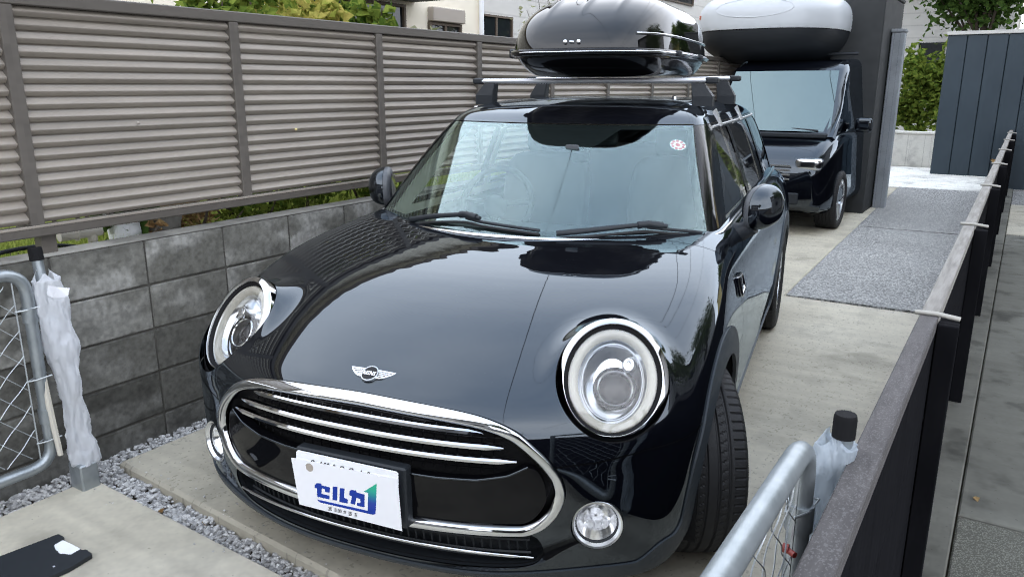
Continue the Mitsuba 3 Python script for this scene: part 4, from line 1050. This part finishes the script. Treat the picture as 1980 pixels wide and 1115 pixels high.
def box_loop(z, off, a0, a1, n=90):
    P = []
    for a in np.linspace(a0, a1, n):
        d = np.array([math.sin(a), -math.cos(a) * 1.9, 0]); lo, hi = .1, .75
        for _ in range(26):
            m = (lo + hi) / 2; p = np.array([BC[0], BC[1], z]) + d * m; lo, hi = (m, hi) if Fbox(p) < 0 else (lo, m)
        p = np.array([BC[0], BC[1], z]) + d * lo; g = unit(grad(Fbox, p)) * [1, 1, 0]; P.append(p + unit(g) * off)
    return np.array(P)
lp = box_loop(1.659, .002, 0, 2 * math.pi, 160)
put(rb + '__rim', tube(lp, .0155, 8, False), 'black_gloss', 60, tw=CAR)
lp2 = box_loop(1.659, .0165, .60, 2.55, 70); put(rb + '__trim_strip', tube(lp2, .0055, 8), 'chrome', 60, tw=CAR)
lp4 = box_loop(1.659, .0165, -.55, .60, 60); put(rb + '__trim_strip', tube(lp4, .0028, 8), 'satin', 60, tw=CAR)
lp3 = box_loop(1.735, .003, .62, 2.3, 60); put(rb + '__trim_strip', tube(lp3, .0055, 8), 'chrome', 60, tw=CAR)
for a_ in (1.05, 1.75):
    p = box_loop(1.659, .018, a_, a_ + .01, 2)[0]; put(rb + '__latch', rbox((.03, .05, .024), p), 'black_plastic', True, tw=CAR)
p = box_loop(1.665, .012, -.95, -.94, 2)[0]; put(rb + '__corner_latch', rbox((.045, .10, .045), p), 'black_plastic', True, tw=CAR)
e = box_loop(1.70, .003, -.10, .10, 9); em = [trimesh.creation.icosphere(1, .011) for _ in range(3)]
for m, i in zip(em, (1, 4, 7)): m.apply_translation(e[i])
put(rb + '__emblem', cat(*em[:1], *em[2:], tube(e[3:6], .006, 6)), 'satin', 60, tw=CAR)
lab(put('antenna_base', cat(lathe([(.0001, .035), (.012, .03), (.016, .012), (.03, .008), (.032, 0)], 20)), 'satin', 40, tw=CAR @ T().translate([.36, 2.42, 1.436])), 'small silver stud on the black car roof under the bars', 'stud')

# ---------------------------------------------------------------- black van with a white-lidded roof box, behind
van = thing('black_van', 'black van parked nose out at the back, behind the small black car', 'van')
VT = T().translate([-.895, 6.92, 0]) @ T().scale([.865, 1, 1.0])
def vput(n, m, mt, smooth=False, parent=None): return put((parent or van) + '__' + n, m, mt, smooth, tw=VT)
def loft(secs, n=12):
    """sections (y, z0, z1, half width low, half width high) to a rounded hull"""
    rows = []
    for y, z0, z1, w0, w1 in secs:
        pts = [(-w0, z0), (w0, z0), (w1, z1), (-w1, z1)]
        ring = shapely.Polygon(pts).buffer(-min(.09, (z1 - z0) * .4), join_style='mitre').buffer(min(.09, (z1 - z0) * .4), quad_segs=5)
        ls = shapely.LinearRing(np.array(shapely.geometry.polygon.orient(ring).exterior.coords)[:-1])
        c = np.array([0, (z0 + z1) / 2]); best = ls.project(shapely.Point(0, z0))
        rows.append([[q[0], y, q[1]] for q in (ls.interpolate((best / ls.length + t) % 1, normalized=True).coords[0] for t in np.arange(64) / 64)])
    V = np.array(rows).reshape(-1, 3); F_ = []
    for k in range(len(secs) - 1):
        i = np.arange(64); j = (i + 1) % 64
        F_.append(np.stack([k * 64 + i, k * 64 + j, (k + 1) * 64 + j], 1)); F_.append(np.stack([k * 64 + i, (k + 1) * 64 + j, (k + 1) * 64 + i], 1))
    e0 = np.array([[0, i, i + 1] for i in range(1, 63)]); b = (len(secs) - 1) * 64
    return trimesh.Trimesh(V, np.vstack(F_ + [e0[:, ::-1] , e0 + b]), process=False)
vput('body', loft([(-.02, .30, .66, .70, .66), (.05, .24, .80, .80, .72), (.25, .22, .95, .855, .78), (.52, .22, 1.00, .86, .81), (.8, .22, 1.06, .86, .82), (4.0, .22, 1.06, .86, .82), (4.1, .25, 1.0, .84, .80)]), 'paint', 35)
vput('cabin', loft([(.42, .95, 1.0, .80, .79), (.68, .98, 1.34, .81, .76), (.95, .98, 1.70, .82, .72), (1.25, .98, 1.80, .82, .70), (2.5, .98, 1.85, .82, .68), (3.8, .98, 1.82, .82, .68), (4.08, .98, 1.5, .82, .72)]), 'paint', 35)
V_ = []
for t in np.linspace(0, 1, 9):
    y, z, w = .475 + .455 * t, 1.03 + .63 * t, .715 - .065 * t
    for s in np.linspace(-1, 1, 11): V_.append([w * s, y - .022 + .05 * s * s - .035, z + .02])
i, j = np.meshgrid(np.arange(8), np.arange(10), indexing='ij'); i, j = i.ravel(), j.ravel()
qd = np.stack([i * 11 + j, i * 11 + j + 1, (i + 1) * 11 + j + 1, (i + 1) * 11 + j], 1)
vput('windscreen', trimesh.Trimesh(np.array(V_), np.vstack([qd[:, [0, 1, 2]], qd[:, [0, 2, 3]]]), process=False), 'tint', True)
vput('grille', cat(*[box(-.42, .42, -.035 + .012 * k * .2, .06, .58 + .045 * k, .596 + .045 * k) for k in range(4)]), 'satin')
for wx0, wx1 in ((-.60, .02), (-.02, .58)): vput('wiper', tube([[wx0, .440, 1.045], [(wx0 + wx1) / 2, .455, 1.075], [wx1, .455, 1.06]], .011, 6), 'black_plastic', 60)
vput('cowl', box(-.70, .70, .38, .47, .985, 1.035, .012), 'black_plastic')
vput('bonnet_emblem', rbox((.14, .012, .05), (0, -.03, .80)), 'chrome', True)
vput('bumper_grille', box(-.55, .55, -.03, .05, .32, .46, .02), 'black_plastic')
for s in (-1, 1):
    hl = vput('headlight', rbox((.30, .26, .13), (s * .60, .13, .74)), 'bowl', True)
    vput('lens', rbox((.31, .27, .14), (s * .60, .13, .74)), 'glass', True, hl)
    vput('door_mirror', rbox((.20, .10, .16), (s * .97, 1.12, 1.10)), 'paint', True)
    for y in (.72, 3.4):
        w = thing(van + '__wheel', None, None); del labels[w]
        tw = T().translate([-.895 + s * .645, 6.92 + y, .315]).rotate([0, 0, 1], 180 if s < 0 else 0)
        scene[key(w + '__tyre')] = {**pt, 'to_world': tw}; scene[key(w + '__rim')] = {**pr_, 'to_world': tw}
for yy, zz in ((1.7, 1.88), (2.6, 1.90)): vput('roof_bar', tube([[-.7, yy, zz], [.7, yy, zz]], .018), 'black_plastic', 60)
b2 = thing('white_roof_box', 'roof box with white lid and black base on the black van', 'roof box')
def sup(ax, ay, az, c, p=3.0, sub=5):
    m = trimesh.creation.icosphere(sub, 1.0); v = m.vertices; v = v / (np.abs(v) ** p).sum(1, keepdims=True) ** (1 / p); m.vertices = v * [ax, ay, az] + c; return m
c2 = np.array([-.46, 1.95, 2.24])
up = sup(.98, 1.15, .38, c2, 2.8); up = trimesh.intersections.slice_mesh_plane(up, [0, 0, 1], [0, 0, 2.14]); vput('lid', up, 'lid_white', 40, b2)
lo_ = sup(.965, 1.13, .46, c2 + [0, 0, -.02], 2.8); lo_ = trimesh.intersections.slice_mesh_plane(lo_, [0, 0, -1], [0, 0, 2.137]); vput('base', lo_, 'black_plastic', 40, b2)
ov = [[.50 * math.cos(t), -.60, .10 * math.sin(t)] for t in np.linspace(0, 2 * math.pi, 50)]
def on_lid(x, z):
    for y in np.linspace(-1.2, 0, 240):
        if (abs(x / .98) ** 2.8 + abs(y / 1.15) ** 2.8 + abs(z / .38) ** 2.8) < 1: return y
    return -.2
vput('emboss', tube([c2 + [x, on_lid(x, z + .12) - .001, z + .12] for x, _, z in ov], .007, 6), 'lid_white', 60, b2)
vput('reflector', rbox((.03, .012, .05), c2 + [-.80, on_lid(-.80, .06) - .004, .06]), 'orange', True, b2)

# ---------------------------------------------------------------- gates and their posts
def gate(name, label, P):
    """P(u, z) -> point of the leaf; u along the leaf, z up"""
    g = thing(name, label, 'gate', None); L, zb, zt = .62, .105, .862
    pts = [P(L, zt), P(0, zt), P(0, zb), P(L, zb)]
    put(g + '__frame', tube(arcpath(pts, .09, 8), .0225, 14), 'galv', 60)
    put(g + '__far_stile', tube([P(L, zt), P(L, zb)], .0225, 14), 'galv', 60)
    ws_, st = [], .0015; sz = .098
    for k in range(-14, 16):
        for sg in (1, -1):
            zz = []
            a = np.linspace(0, 1, 60)
            u = .045 + (L - .09) * a; z = (zb + zt) / 2 + k * sz + sg * (u - L / 2)
            ok = (z > zb + .035) & (z < zt - .035)
            if ok.sum() < 4: continue
            wob = .0035 * np.sin(u / sz * math.pi * 2 + k)
            ws_.append(tube([P(uu, z_, w_) for uu, z_, w_ in zip(u[ok], z[ok], wob[ok])], st, 4))
    lab(put(g + '__chain_link', cat(*ws_), 'wire', 60), 'woven wire mesh', kind='stuff')
    put(g + '__tension_wire', tube([P(.045, z) for z in np.linspace(zb + .03, zt - .03, 12)], .003, 5), 'wire', 60)
    for z in (.72, .45, .2): put(g + '__wire_tie', tube([P(.05, z), P(.02, z + .004, .02), P(-.03, z + .01, .028), P(-.032, z + .01, -.028), P(.03, z - .005, -.02)], .0028, 5), 'wire', 60)
    for z in (.70, .30): put(g + '__hinge', cat(box(-.0, .001, 0, .001, 0, .001)) if False else tube([P(.0, z - .028), P(.0, z + .028)], .027, 14), 'galv', 60)
    return g
gate('chain_link_gate', 'galvanised chain link gate leaf standing open by the block wall', lambda u, z, w=0.0: np.array([-1.555 + w, -.055 - u, z]))
gr2 = gate('chain_link_gate', 'galvanised chain link gate leaf with pale tube frame by the black fence', lambda u, z, w=0.0: np.array([1.165 + w, .055 - u, z]))
bt = put(gr2 + '__latch_bolt', cat(tube([[1.165, -.02, .665], [1.18, -.03, .665]], .006, 10), tube([[1.155, -.02, .668], [1.166, -.02, .668]], .009, 12)), 'rust_red', 50)
labels[bt] = {'label': 'small red brown bolt on the mesh'}
def wrapped_post(label, base, top, capr, wr, z0, z1, seed, fm='film'):
    g = thing('gate_post', label, 'post')
    b, t_ = np.array(base, float), np.array(top, float)
    put(g + '__pole', tube([b, t_], .0195, 14), 'galv', 60)
    d = unit(t_ - b); put(g + '__cap', tube([t_ - d * .045, t_ - d * .004, t_ + d * .004], [capr, capr, capr * .9], 16), 'matte_black', 40)
    n, m = 70, 44; a = np.arange(m) * 2 * np.pi / m; V = []; rr = np.random.default_rng(seed)
    for i, s in enumerate(np.linspace(0, 1, n)):
        z = z0 + (z1 - z0) * s; c = b + (t_ - b) * ((z - b[2]) / (t_[2] - b[2])) + np.array([wr[2], wr[3], 0])
        w0, w1 = wr[0] * (.82 + .2 * math.sin(s * 9 + seed)), wr[1] * (.85 + .2 * math.sin(s * 7 + 2))
        e = .55 if i in (0, n - 1) else 1
        x = np.sign(np.cos(a)) * np.abs(np.cos(a)) ** .7 * w0 * e; y = np.sign(np.sin(a)) * np.abs(np.sin(a)) ** .7 * w1 * e
        q = np.stack([c[0] + x, c[1] + y, np.full(m, z)], 1)
        nz = meshkit.fbm(q * [34, 34, 7] + seed * 7, 4, seed) - .5; q[:, :2] += np.stack([np.cos(a), np.sin(a)], 1) * (nz * .060)[:, None]
        q[:, 2] += (meshkit.noise(q * 30 + 3, seed) - .5) * .018 + (.02 * np.sin(a * 3 + seed) if i in (0, n - 1) else 0)
        V.append(q)
    V = np.vstack(V); F_ = []
    for k in range(n - 1):
        i = np.arange(m); j = (i + 1) % m
        F_.append(np.stack([k * m + i, k * m + j, (k + 1) * m + j], 1)); F_.append(np.stack([k * m + i, (k + 1) * m + j, (k + 1) * m + i], 1))
    put(g + '__plastic_wrap', trimesh.Trimesh(V, np.vstack(F_), process=False), fm, 50)
    return g
mat('film_grey', {**scene['mat_film'], 'bsdf': {**scene['mat_film']['bsdf'], 'base_color': proc(film2_fn)}})
gp = wrapped_post('galvanised gate post wrapped in crumpled clear plastic beside the block wall', (-1.480, .02, -.1), (-1.605, .02, .930), .0245, (.062, .046, .034, 0), .09, .83, 3)
put(gp + '__paper_tag', trimesh.Trimesh([[-1.44, -.030, .822], [-1.37, -.038, .828], [-1.295, -.030, .832], [-1.285, -.045, .806], [-1.375, -.050, .788], [-1.43, -.045, .792]], [[0, 5, 4], [0, 4, 1], [1, 4, 3], [1, 3, 2]]), 'paper')
put(gp + '__folded_strip', tube([[-1.515, -.045, .14], [-1.535, -.05, .35], [-1.56, -.045, .58]], [.010, .013, .009], 7), 'pale_trim', 50)
put(gp + '__base_channel', box(-1.515, -1.425, -.025, .045, -.10, .105, .006), 'galv')
gq = wrapped_post('galvanised gate post wrapped in clear plastic beside the black fence, black cap on top', (1.207, .16, -.05), (1.213, .16, .884), .0225, (.036, .040, -.018, .0), .05, .835, 5, 'film_grey')

# ---------------------------------------------------------------- black fence with weathered top rail on the right
bf = thing('black_fence', 'low black board fence with weathered grey top rail beside the alley', 'fence')
for k in range(-2, 12):
    y0, y1 = 1.354 + 2 * (k - 1) + .004, 1.354 + 2 * k - .004
    if y1 < -2.2 or y0 > 20: continue
    put(bf + '__top_rail', box(1.229, 1.283, y0, y1, .755, .80, .003), 'weathered' if k < 1 else 'weathered_pale')
    for z0, z1 in ((-.17, .13), (.137, .44), (.447, .752)):
        put(bf + '__board', box(1.250, 1.282, y0, y1, z0, z1, .003), 'blackwood')
    put(bf + '__post', box(1.2845, 1.345, y1 - .026, y1 + .034, -.19, .780, .003), 'blackwood')
    put(bf + '__joint_bracket', tube([[1.215, y1 + .004, .806], [1.28, y1 + .002, .808], [1.345, y1 + .004, .800]], .008, 8), 'bracket', 60)
    nw = 6
# low concrete sill on which the posts stand
put(bf + '__sill', box(1.24, 1.35, -2.2, 19, -.26, -.192), 'cap')

# ---------------------------------------------------------------- black case on the front slab
cs = thing('black_case', 'flat black plastic file case with a white label lying on the front slab', 'case')
cpoly = shapely.Polygon([(-1.212, -.415), (-1.185, -.243), (-1.142, -.245), (-1.136, -.258), (-1.02, -.252), (-1.012, -.243), (-.968, -.246), (-.955, -.33), (-.985, -.60), (-1.24, -.60)]).buffer(-.008).buffer(.008, quad_segs=4)
m = trimesh.creation.extrude_polygon(cpoly, .014, engine='earcut'); m.apply_translation([0, 0, .002]); put(cs + '__shell', m, 'black_plastic', 30)
lpoly = shapely.Polygon([(-1.125, -.262), (-1.035, -.258), (-1.032, -.285), (-1.05, -.29), (-1.06, -.298), (-1.10, -.292), (-1.12, -.285)]).buffer(.006)
m = trimesh.creation.extrude_polygon(lpoly, .001, engine='earcut'); m.apply_translation([0, 0, .0162]); put(cs + '__label', m, 'white')
m = lathe([(.004, 0), (.003, .001), (.0001, .0015)], 12); m.apply_translation([-1.005, -.352, .0162]); put(cs + '__rivet', m, 'satin')

# ---------------------------------------------------------------- garden behind the wall
def plant(name, label, ct, c, rad, n, size, m, seed, group=None, stems=7, z0=.70, stem_mat='bark', lumps=14, aspect=.38):
    r = np.random.default_rng(seed); g = thing(name, label, ct, group); c = np.array(c, float)
    put(g + '__crown', leaf_cloud(crown_points(n, c, rad, r, lumps), size, r, aspect=aspect), m)
    st = []
    for _ in range(stems):
        d = r.normal(size=3) * np.array(rad) * .5
        p1 = c + d; p0 = np.array([c[0] + d[0] * .25, c[1] + d[1] * .25, z0]); st.append(tube([p0, (p0 * .45 + p1 * .55) + r.normal(size=3) * .03, p1], [.012, .008, .004], 5))
    put(g + '__trunk', cat(*st), stem_mat, 60); return g
shr = [(-2.38, 1.55, 1.82, .26, .50, .34, 1100, .085, 'leaf', 'bright green shrub showing over the fence top, leftmost clump'),
       (-2.42, 2.12, 1.80, .26, .36, .34, 1000, .080, 'leaf_yellow', 'yellow and red tinged shrub showing over the fence top'),
       (-2.50, 2.66, 1.80, .25, .34, .27, 700, .095, 'leaf', 'pale green broad leaved shrub over the fence top beside the dark window'),
       (-2.6, 3.62, 1.72, .2, .22, .27, 110, .13, 'leaf_pale', 'small variegated plant tip over the fence before the dark window'),
       (-2.55, .75, 1.72, .3, .5, .22, 700, .085, 'leaf', 'green shrub behind the louvre fence near its left end')]
for i, (x, y, z, a, b, c, n, s, m, l) in enumerate(shr): plant('shrub', l, 'shrub', (x, y, z), (a, b, c), n, s, m, 20 + i, 'shrubs behind the louvre fence')
low = [(-2.05, .95, .95, .16, .22, .18, 780, 0.066, 'leaf_dry', 'dry straw coloured plant in the gap below the fence'), (-2.05, 1.35, .93, .18, .25, .2, 420, 0.060, 'leaf', 'loose green plant in the gap below the fence, right of the dry one'),
       (-2.10, 1.80, .94, .2, .3, .2, 450, 0.060, 'leaf', 'leafy green plant in the gap below the second fence panel'), (-2.05, 2.30, .95, .2, .25, .2, 380, 0.054, 'leaf', 'green plant in the gap below the fence behind the left mirror'),
       (-2.05, .63, .93, .10, .10, .16, 120, .12, 'leaf_dark', 'small dark plant beside the white bucket')]
for i, (x, y, z, a, b, c, n, s, m, l) in enumerate(low): plant('low_plant', l, 'plant', (x, y, z), (a, b, c), n, s, m, 40 + i, 'plants in the gap below the fence', aspect=.09 if m == 'leaf_dry' else .30)
r = np.random.default_rng(5); n = 30000
gp_ = np.stack([-1.86 - 2.2 * r.random(n) ** 1.4, r.uniform(-1.2, 5.6, n), np.full(n, .715)], 1); h = r.uniform(.06, .17, (n, 1)); dx = r.normal(size=(n, 3)) * .03; dx[:, 2] = 0; w = r.normal(size=(n, 3)) * [1, 1, 0]; w = unit(w) * .005
V = np.stack([gp_ - w, gp_ + w, gp_ + dx + [0, 0, 1] * h], 1).reshape(-1, 3); lab(put('lawn', trimesh.Trimesh(V, np.arange(3 * n).reshape(-1, 3), process=False), 'grass'), 'light green grass in the garden behind the wall', 'grass', kind='stuff')
lab(put('lawn_ground', sheet(-4.8, -1.84, -3, 8, .724), 'grass_ground' if False else 'soil'), 'soil under the lawn', kind='structure')
lab(put('water_pipe', cat(tube([[-1.90, .26, .905], [-1.90, .44, .905]], .022, 12), tube([[-1.90, .33, .905], [-1.90, .335, .905]], .03, 12), tube([[-1.9, .40, .905], [-1.9, .40, .73]], .02, 10)), 'pale_trim', 50), 'cream plastic pipe fitting in the gap below the fence', 'pipe')
lab(put('hose', tube(arcpath([[-1.95, -.5, .78], [-1.93, -.1, .86], [-1.93, .2, .885], [-1.97, .5, .80]], .2), .009, 8), 'black_plastic', 60), 'thin black hose behind the wall left of the fence post', 'hose')
lab(put('bucket', lathe([(.0001, .72), (.075, .72), (.088, .94), (.094, .945), (.094, .955), (.084, .95), (.070, .735), (.0001, .735)], 28), 'white', 40, tw=T().translate([-2.0, .62, 0])), 'white bucket standing in the garden under the fence', 'bucket')
lab(put('flower_pot', lathe([(.0001, .72), (.065, .72), (.085, .90), (.09, .90), (.09, .93), (.08, .93), (.0001, .88)], 24), 'cap', 40, tw=T().translate([-1.97, .78, 0])), 'mossy grey pot next to the white bucket', 'pot')
put_ = plant('dry_plant', 'brown dead leaves hanging over the wall edge beside the pot', 'plant', (-1.84, .66, .90), (.05, .06, .04), 14, .05, 'leaf_dry', 77, None, 2, .80)

# ---------------------------------------------------------------- houses
def window(parent, x, y0, y1, z0, z1, m='pane', fr='brown'):
    w = put(parent + '__window', box(x - .02, x + .012, y0, y1, z0, z1), m)
    t = .035
    put(w + '__frame', cat(box(x - .02, x + .045, y0 - t, y0, z0 - t, z1 + t), box(x - .02, x + .045, y1, y1 + t, z0 - t, z1 + t), box(x - .02, x + .045, y0, y1, z0 - t, z0), box(x - .02, x + .045, y0, y1, z1, z1 + t), box(x - .01, x + .035, (y0 + y1) / 2 - .02, (y0 + y1) / 2 + .02, z0, z1)), fr)
    return w
hs = thing('beige_house', 'beige rendered house behind the louvre fence with a dark window', 'house')
put(hs + '__wall', box(-11, -5.0, -3.0, 7.74, .3, 4.78), 'house')
put(hs + '__roof', trimesh.convex.convex_hull(np.array([[-4.76, -3.5, 4.67], [-4.76, 8.0, 4.67], [-11.5, -3.5, 4.67], [-11.5, 8.0, 4.67], [-8.0, -.5, 5.35], [-8.0, 5.2, 5.35]])), 'roof_tile')
put(hs + '__fascia', cat(box(-4.77, -4.74, -3.5, 8.0, 4.58, 4.68), box(-11.5, -4.77, 7.97, 8.0, 4.58, 4.68)), 'brown')
put(hs + '__eaves_soffit', box(-4.998, -4.77, -3.49, 7.97, 4.60, 4.63), 'house')
put(hs + '__corner_pipe', tube([[-4.95, 7.70, .4], [-4.95, 7.70, 4.60]], .035, 8), 'white', 50)
window(hs, -4.995, 4.30, 6.10, .9, 2.42)
put(hs + '__window_hood', box(-5.0, -4.55, 3.9, 6.35, 2.50, 2.56), 'charcoal')
put(hs + '__shutter_box', box(-5.0, -4.90, 6.60, 7.27, 2.30, 2.47, .01), 'shutter')
window(hs, -4.995, 6.63, 7.22, 1.5, 2.26)
window(hs, -4.995, .2, 1.7, 1.2, 2.6)
h2 = thing('pale_house', 'pale sided house farther back behind the fence, with a small dark window', 'house')
put(h2 + '__wall', box(-13, -6.5, 9.2, 22, .3, 6.2), 'siding')
put(h2 + '__roof', trimesh.convex.convex_hull(np.array([[-6.0, 8.7, 6.1], [-6.0, 22.5, 6.1], [-13.5, 8.7, 6.1], [-13.5, 22.5, 6.1], [-9.7, 11, 7.6], [-9.7, 20, 7.6]])), 'roof_tile')
window(h2, -6.495, 9.85, 10.78, 1.6, 2.66); window(h2, -6.495, 17.5, 19.7, 3.62, 4.8)
# bare twigs in front of the pale house
def twig_tree(key_, label, ct, c, h, rad, nleaf, m, seed, nb=26):
    r = np.random.default_rng(seed); g = thing(key_, label, ct); c = np.array(c, float); st = [tube([c, c + [0.03, .02, h * .5], c + [0, .05, h * .8]], [.03, .022, .012], 6)]; tips = []
    for i in range(nb):
        p0 = c + [0, .02, h * r.uniform(.3, .8)]; d = unit(r.normal(size=3) + [0, 0, .9]) * rad * r.uniform(.5, 1)
        p1 = p0 + d * .55 + r.normal(size=3) * .06; p2 = p0 + d + r.normal(size=3) * .08; st.append(tube([p0, p1, p2], [.009, .006, .003], 4)); tips += [p1, p2]
    put(g + '__trunk', cat(*st), 'bark', 60); tips = np.array(tips)
    put(g + '__crown', leaf_cloud(tips[r.integers(0, len(tips), nleaf)] + r.normal(size=(nleaf, 3)) * .12, .10, r), m); return g
twig_tree('thin_tree', 'thin sparse shrub with small pale leaves before the pale house', 'tree', (-4.1, 8.1, .7), 2.0, .75, 230, 'leaf_pale', 4)

# charcoal wall and pale post behind the van, hedge, navy wall, neighbours
cw = thing('charcoal_wall', 'tall charcoal garden wall standing behind the black van', 'wall')
put(cw + '__wall', box(-.66, -.10, 8.9, 10.4, -.01, 2.55, .01), 'charcoal'); put(cw + '__coping', box(-.67, -.09, 8.89, 10.41, 2.553, 2.60, .008), 'charcoal')
gpst = thing('grey_gate_pillar', 'pale grey pillar beside the charcoal wall', 'pillar'); put(gpst + '__shaft', box(-.085, .06, 9.5, 9.68, -.01, 2.15, .008), 'grey_post'); put(gpst + '__capstone', box(-.095, .07, 9.49, 9.69, 2.153, 2.19, .006), 'grey_post')
hd = plant('hedge', 'rounded green hedge at the end of the approach', 'hedge', (-.35, 16.6, 1.35), (.55, .5, .85), 2600, .13, 'leaf', 61, None, 6, 0.0)
bw = thing('cream_wall', 'low cream garden wall in front of the green hedge', 'wall'); put(bw + '__wall', box(-1.3, .30, 15.6, 15.8, 0, .62, .01), 'pale_wall'); put(bw + '__coping', box(-1.32, .32, 15.58, 15.82, .623, .67, .008), 'pale_wall')
nf = thing('navy_wall', 'dark slate blue panel wall at the end of the approach', 'wall')
for i in range(9):
    put(nf + '__panel', box(.12 + .3 * i, .41 + .3 * i, 14.4 - .35 * i * .0, 14.46, -.2, 2.36, .006), 'navy')
put(nf + '__backing', box(.13, 2.8, 14.47, 14.50, -.2, 2.35), 'charcoal')
put(nf + '__capping', box(.10, 2.85, 14.37, 14.49, 2.363, 2.42, .005), 'siding')
put(nf + '__return', box(1.36, 1.42, 9.5, 14.36, -.2, 2.36, .006), 'navy') if False else None
yh = thing('yellow_house', 'yellow walled house rising behind the slate blue wall', 'house')
put(yh + '__wall', box(1.4, 9, 30, 36, -.2, 4.6), 'yellow'); put(yh + '__roof', trimesh.convex.convex_hull(np.array([[.9, 29.5, 4.6], [9.5, 29.5, 4.6], [.9, 36.5, 4.6], [9.5, 36.5, 4.6], [3, 33, 6.2], [7.5, 33, 6.2]])), 'roof_tile'); put(yh + '__window', box(3, 4.5, 29.97, 29.995, 1.5, 3), 'pane')
gh = thing('grey_house', 'pale grey house behind the green hedge', 'house')
put(gh + '__wall', box(-5.5, .9, 22, 28, -.01, 4.2), 'siding'); put(gh + '__roof', trimesh.convex.convex_hull(np.array([[-6, 21.4, 4.2], [1.4, 21.4, 4.2], [-6, 28.5, 4.2], [1.4, 28.5, 4.2], [-4, 25, 5.8], [-.5, 25, 5.8]])), 'roof_tile')
put(gh + '__window', box(-1.15, -.55, 21.96, 21.995, 1.3, 2.6), 'pane'); put(gh + '__porch_lamp', rbox((.24, .16, .26), (-.02, 21.9, 2.65)), 'lamp_glow', True); put(gh + '__door', box(.2, .8, 21.96, 21.995, 0, 2.1), 'brown')

def tree(label, c, h, rad, n, size, m, seed, trunk=.12, lumps=26):
    r = np.random.default_rng(seed); g = thing('tree', label, 'tree'); c = np.array(c, float); top = c + [0, 0, h]
    st = [tube([c, c + [.05, .03, h * .35], c + [0, 0, h * .75]], [trunk, trunk * .8, trunk * .4], 9)]
    for _ in range(12):
        d = r.normal(size=3) * rad * .55; p0 = c + [0, 0, h * r.uniform(.35, .65)]; st.append(tube([p0, p0 * .5 + (top + d) * .5, top + d], [trunk * .4, trunk * .25, trunk * .1], 6))
    put(g + '__trunk', cat(*st), 'bark', 60); put(g + '__crown', leaf_cloud(crown_points(n, top, rad, r, lumps), size, r), m); return g
tree('leafy green tree behind the approach at the top right', (.35, 19.5, 0), 4.2, (1.3, 1.2, 1.35), 5200, .16, 'leaf_dark', 71)
tree('second green tree above the yellow house', (3.2, 26.0, 0), 5.6, (1.9, 1.6, 1.6), 3600, .22, 'leaf', 72)
tree('tall green tree across the alley', (4.3, 6.6, -.2), 4.6, (1.5, 1.9, 2.2), 5200, .17, 'leaf', 73)

# neighbour across the alley and the house over the street (seen in the car's paint)
nb = thing('neighbour_house', 'two storey grey house across the alley, mirrored in the car paint', 'house')
put(nb + '__wall', box(6.6, 14, 3.0, 17, -.2, 6.0), 'siding2'); put(nb + '__roof', trimesh.convex.convex_hull(np.array([[6.0, 2.4, 6.0], [6.0, 17.6, 6.0], [14.6, 2.4, 6.0], [14.6, 17.6, 6.0], [10.3, 5, 7.6], [10.3, 15, 7.6]])), 'roof_tile')
for y0 in (5.0, 9.5):
    for z0 in (1.0, 3.7): put(nb + '__window', box(6.57, 6.595, y0, y0 + 1.6, z0, z0 + 1.2), 'pane')
sh = thing('street_house', 'two storey house across the street, mirrored in the chrome', 'house')
put(sh + '__wall', box(-8, 3, -21, -14, -.02, 5.6), 'siding2'); put(sh + '__roof', trimesh.convex.convex_hull(np.array([[-8.6, -21.6, 5.6], [3.6, -21.6, 5.6], [-8.6, -13.4, 5.6], [3.6, -13.4, 5.6], [-6, -17.5, 7.4], [1, -17.5, 7.4]])), 'roof_tile')
for x0 in (-6.5, -2.5, .8):
    for z0 in (1.0, 3.6): put(sh + '__window', box(x0, x0 + 1.5, -13.995, -13.97, z0, z0 + 1.2), 'pane')
tree('dark tree across the street, mirrored in the bonnet', (5.0, -13.5, 0), 5.2, (2.2, 1.8, 2.4), 3000, .3, 'leaf_dark', 74)
# overhead cables
for i, (ax, ay, s, z) in enumerate([(-1.45, 2.6, 0, 6.6), (.75, 4.0, 0, 6.4), (1.15, 4.1, .1, 6.7), (1.75, 4.2, .15, 6.2)]):
    d = unit(np.array([.5, -1.0 - s])); t = np.linspace(-14, 14, 40); P = np.stack([ax + d[0] * t, ay + d[1] * t, z - .5 + .5 * (t / 14) ** 2], 1)
    lab(put('cable', tube(P, .0075, 5), 'black_plastic', 60), ['overhead cable nearest the louvre fence, mirrored in the windscreen', 'overhead cable over the middle of the black car, mirrored in its windscreen', 'higher overhead cable just right of the middle one', 'lowest overhead cable, nearest the black fence'][i], 'cable', 'overhead cables above the parking space')
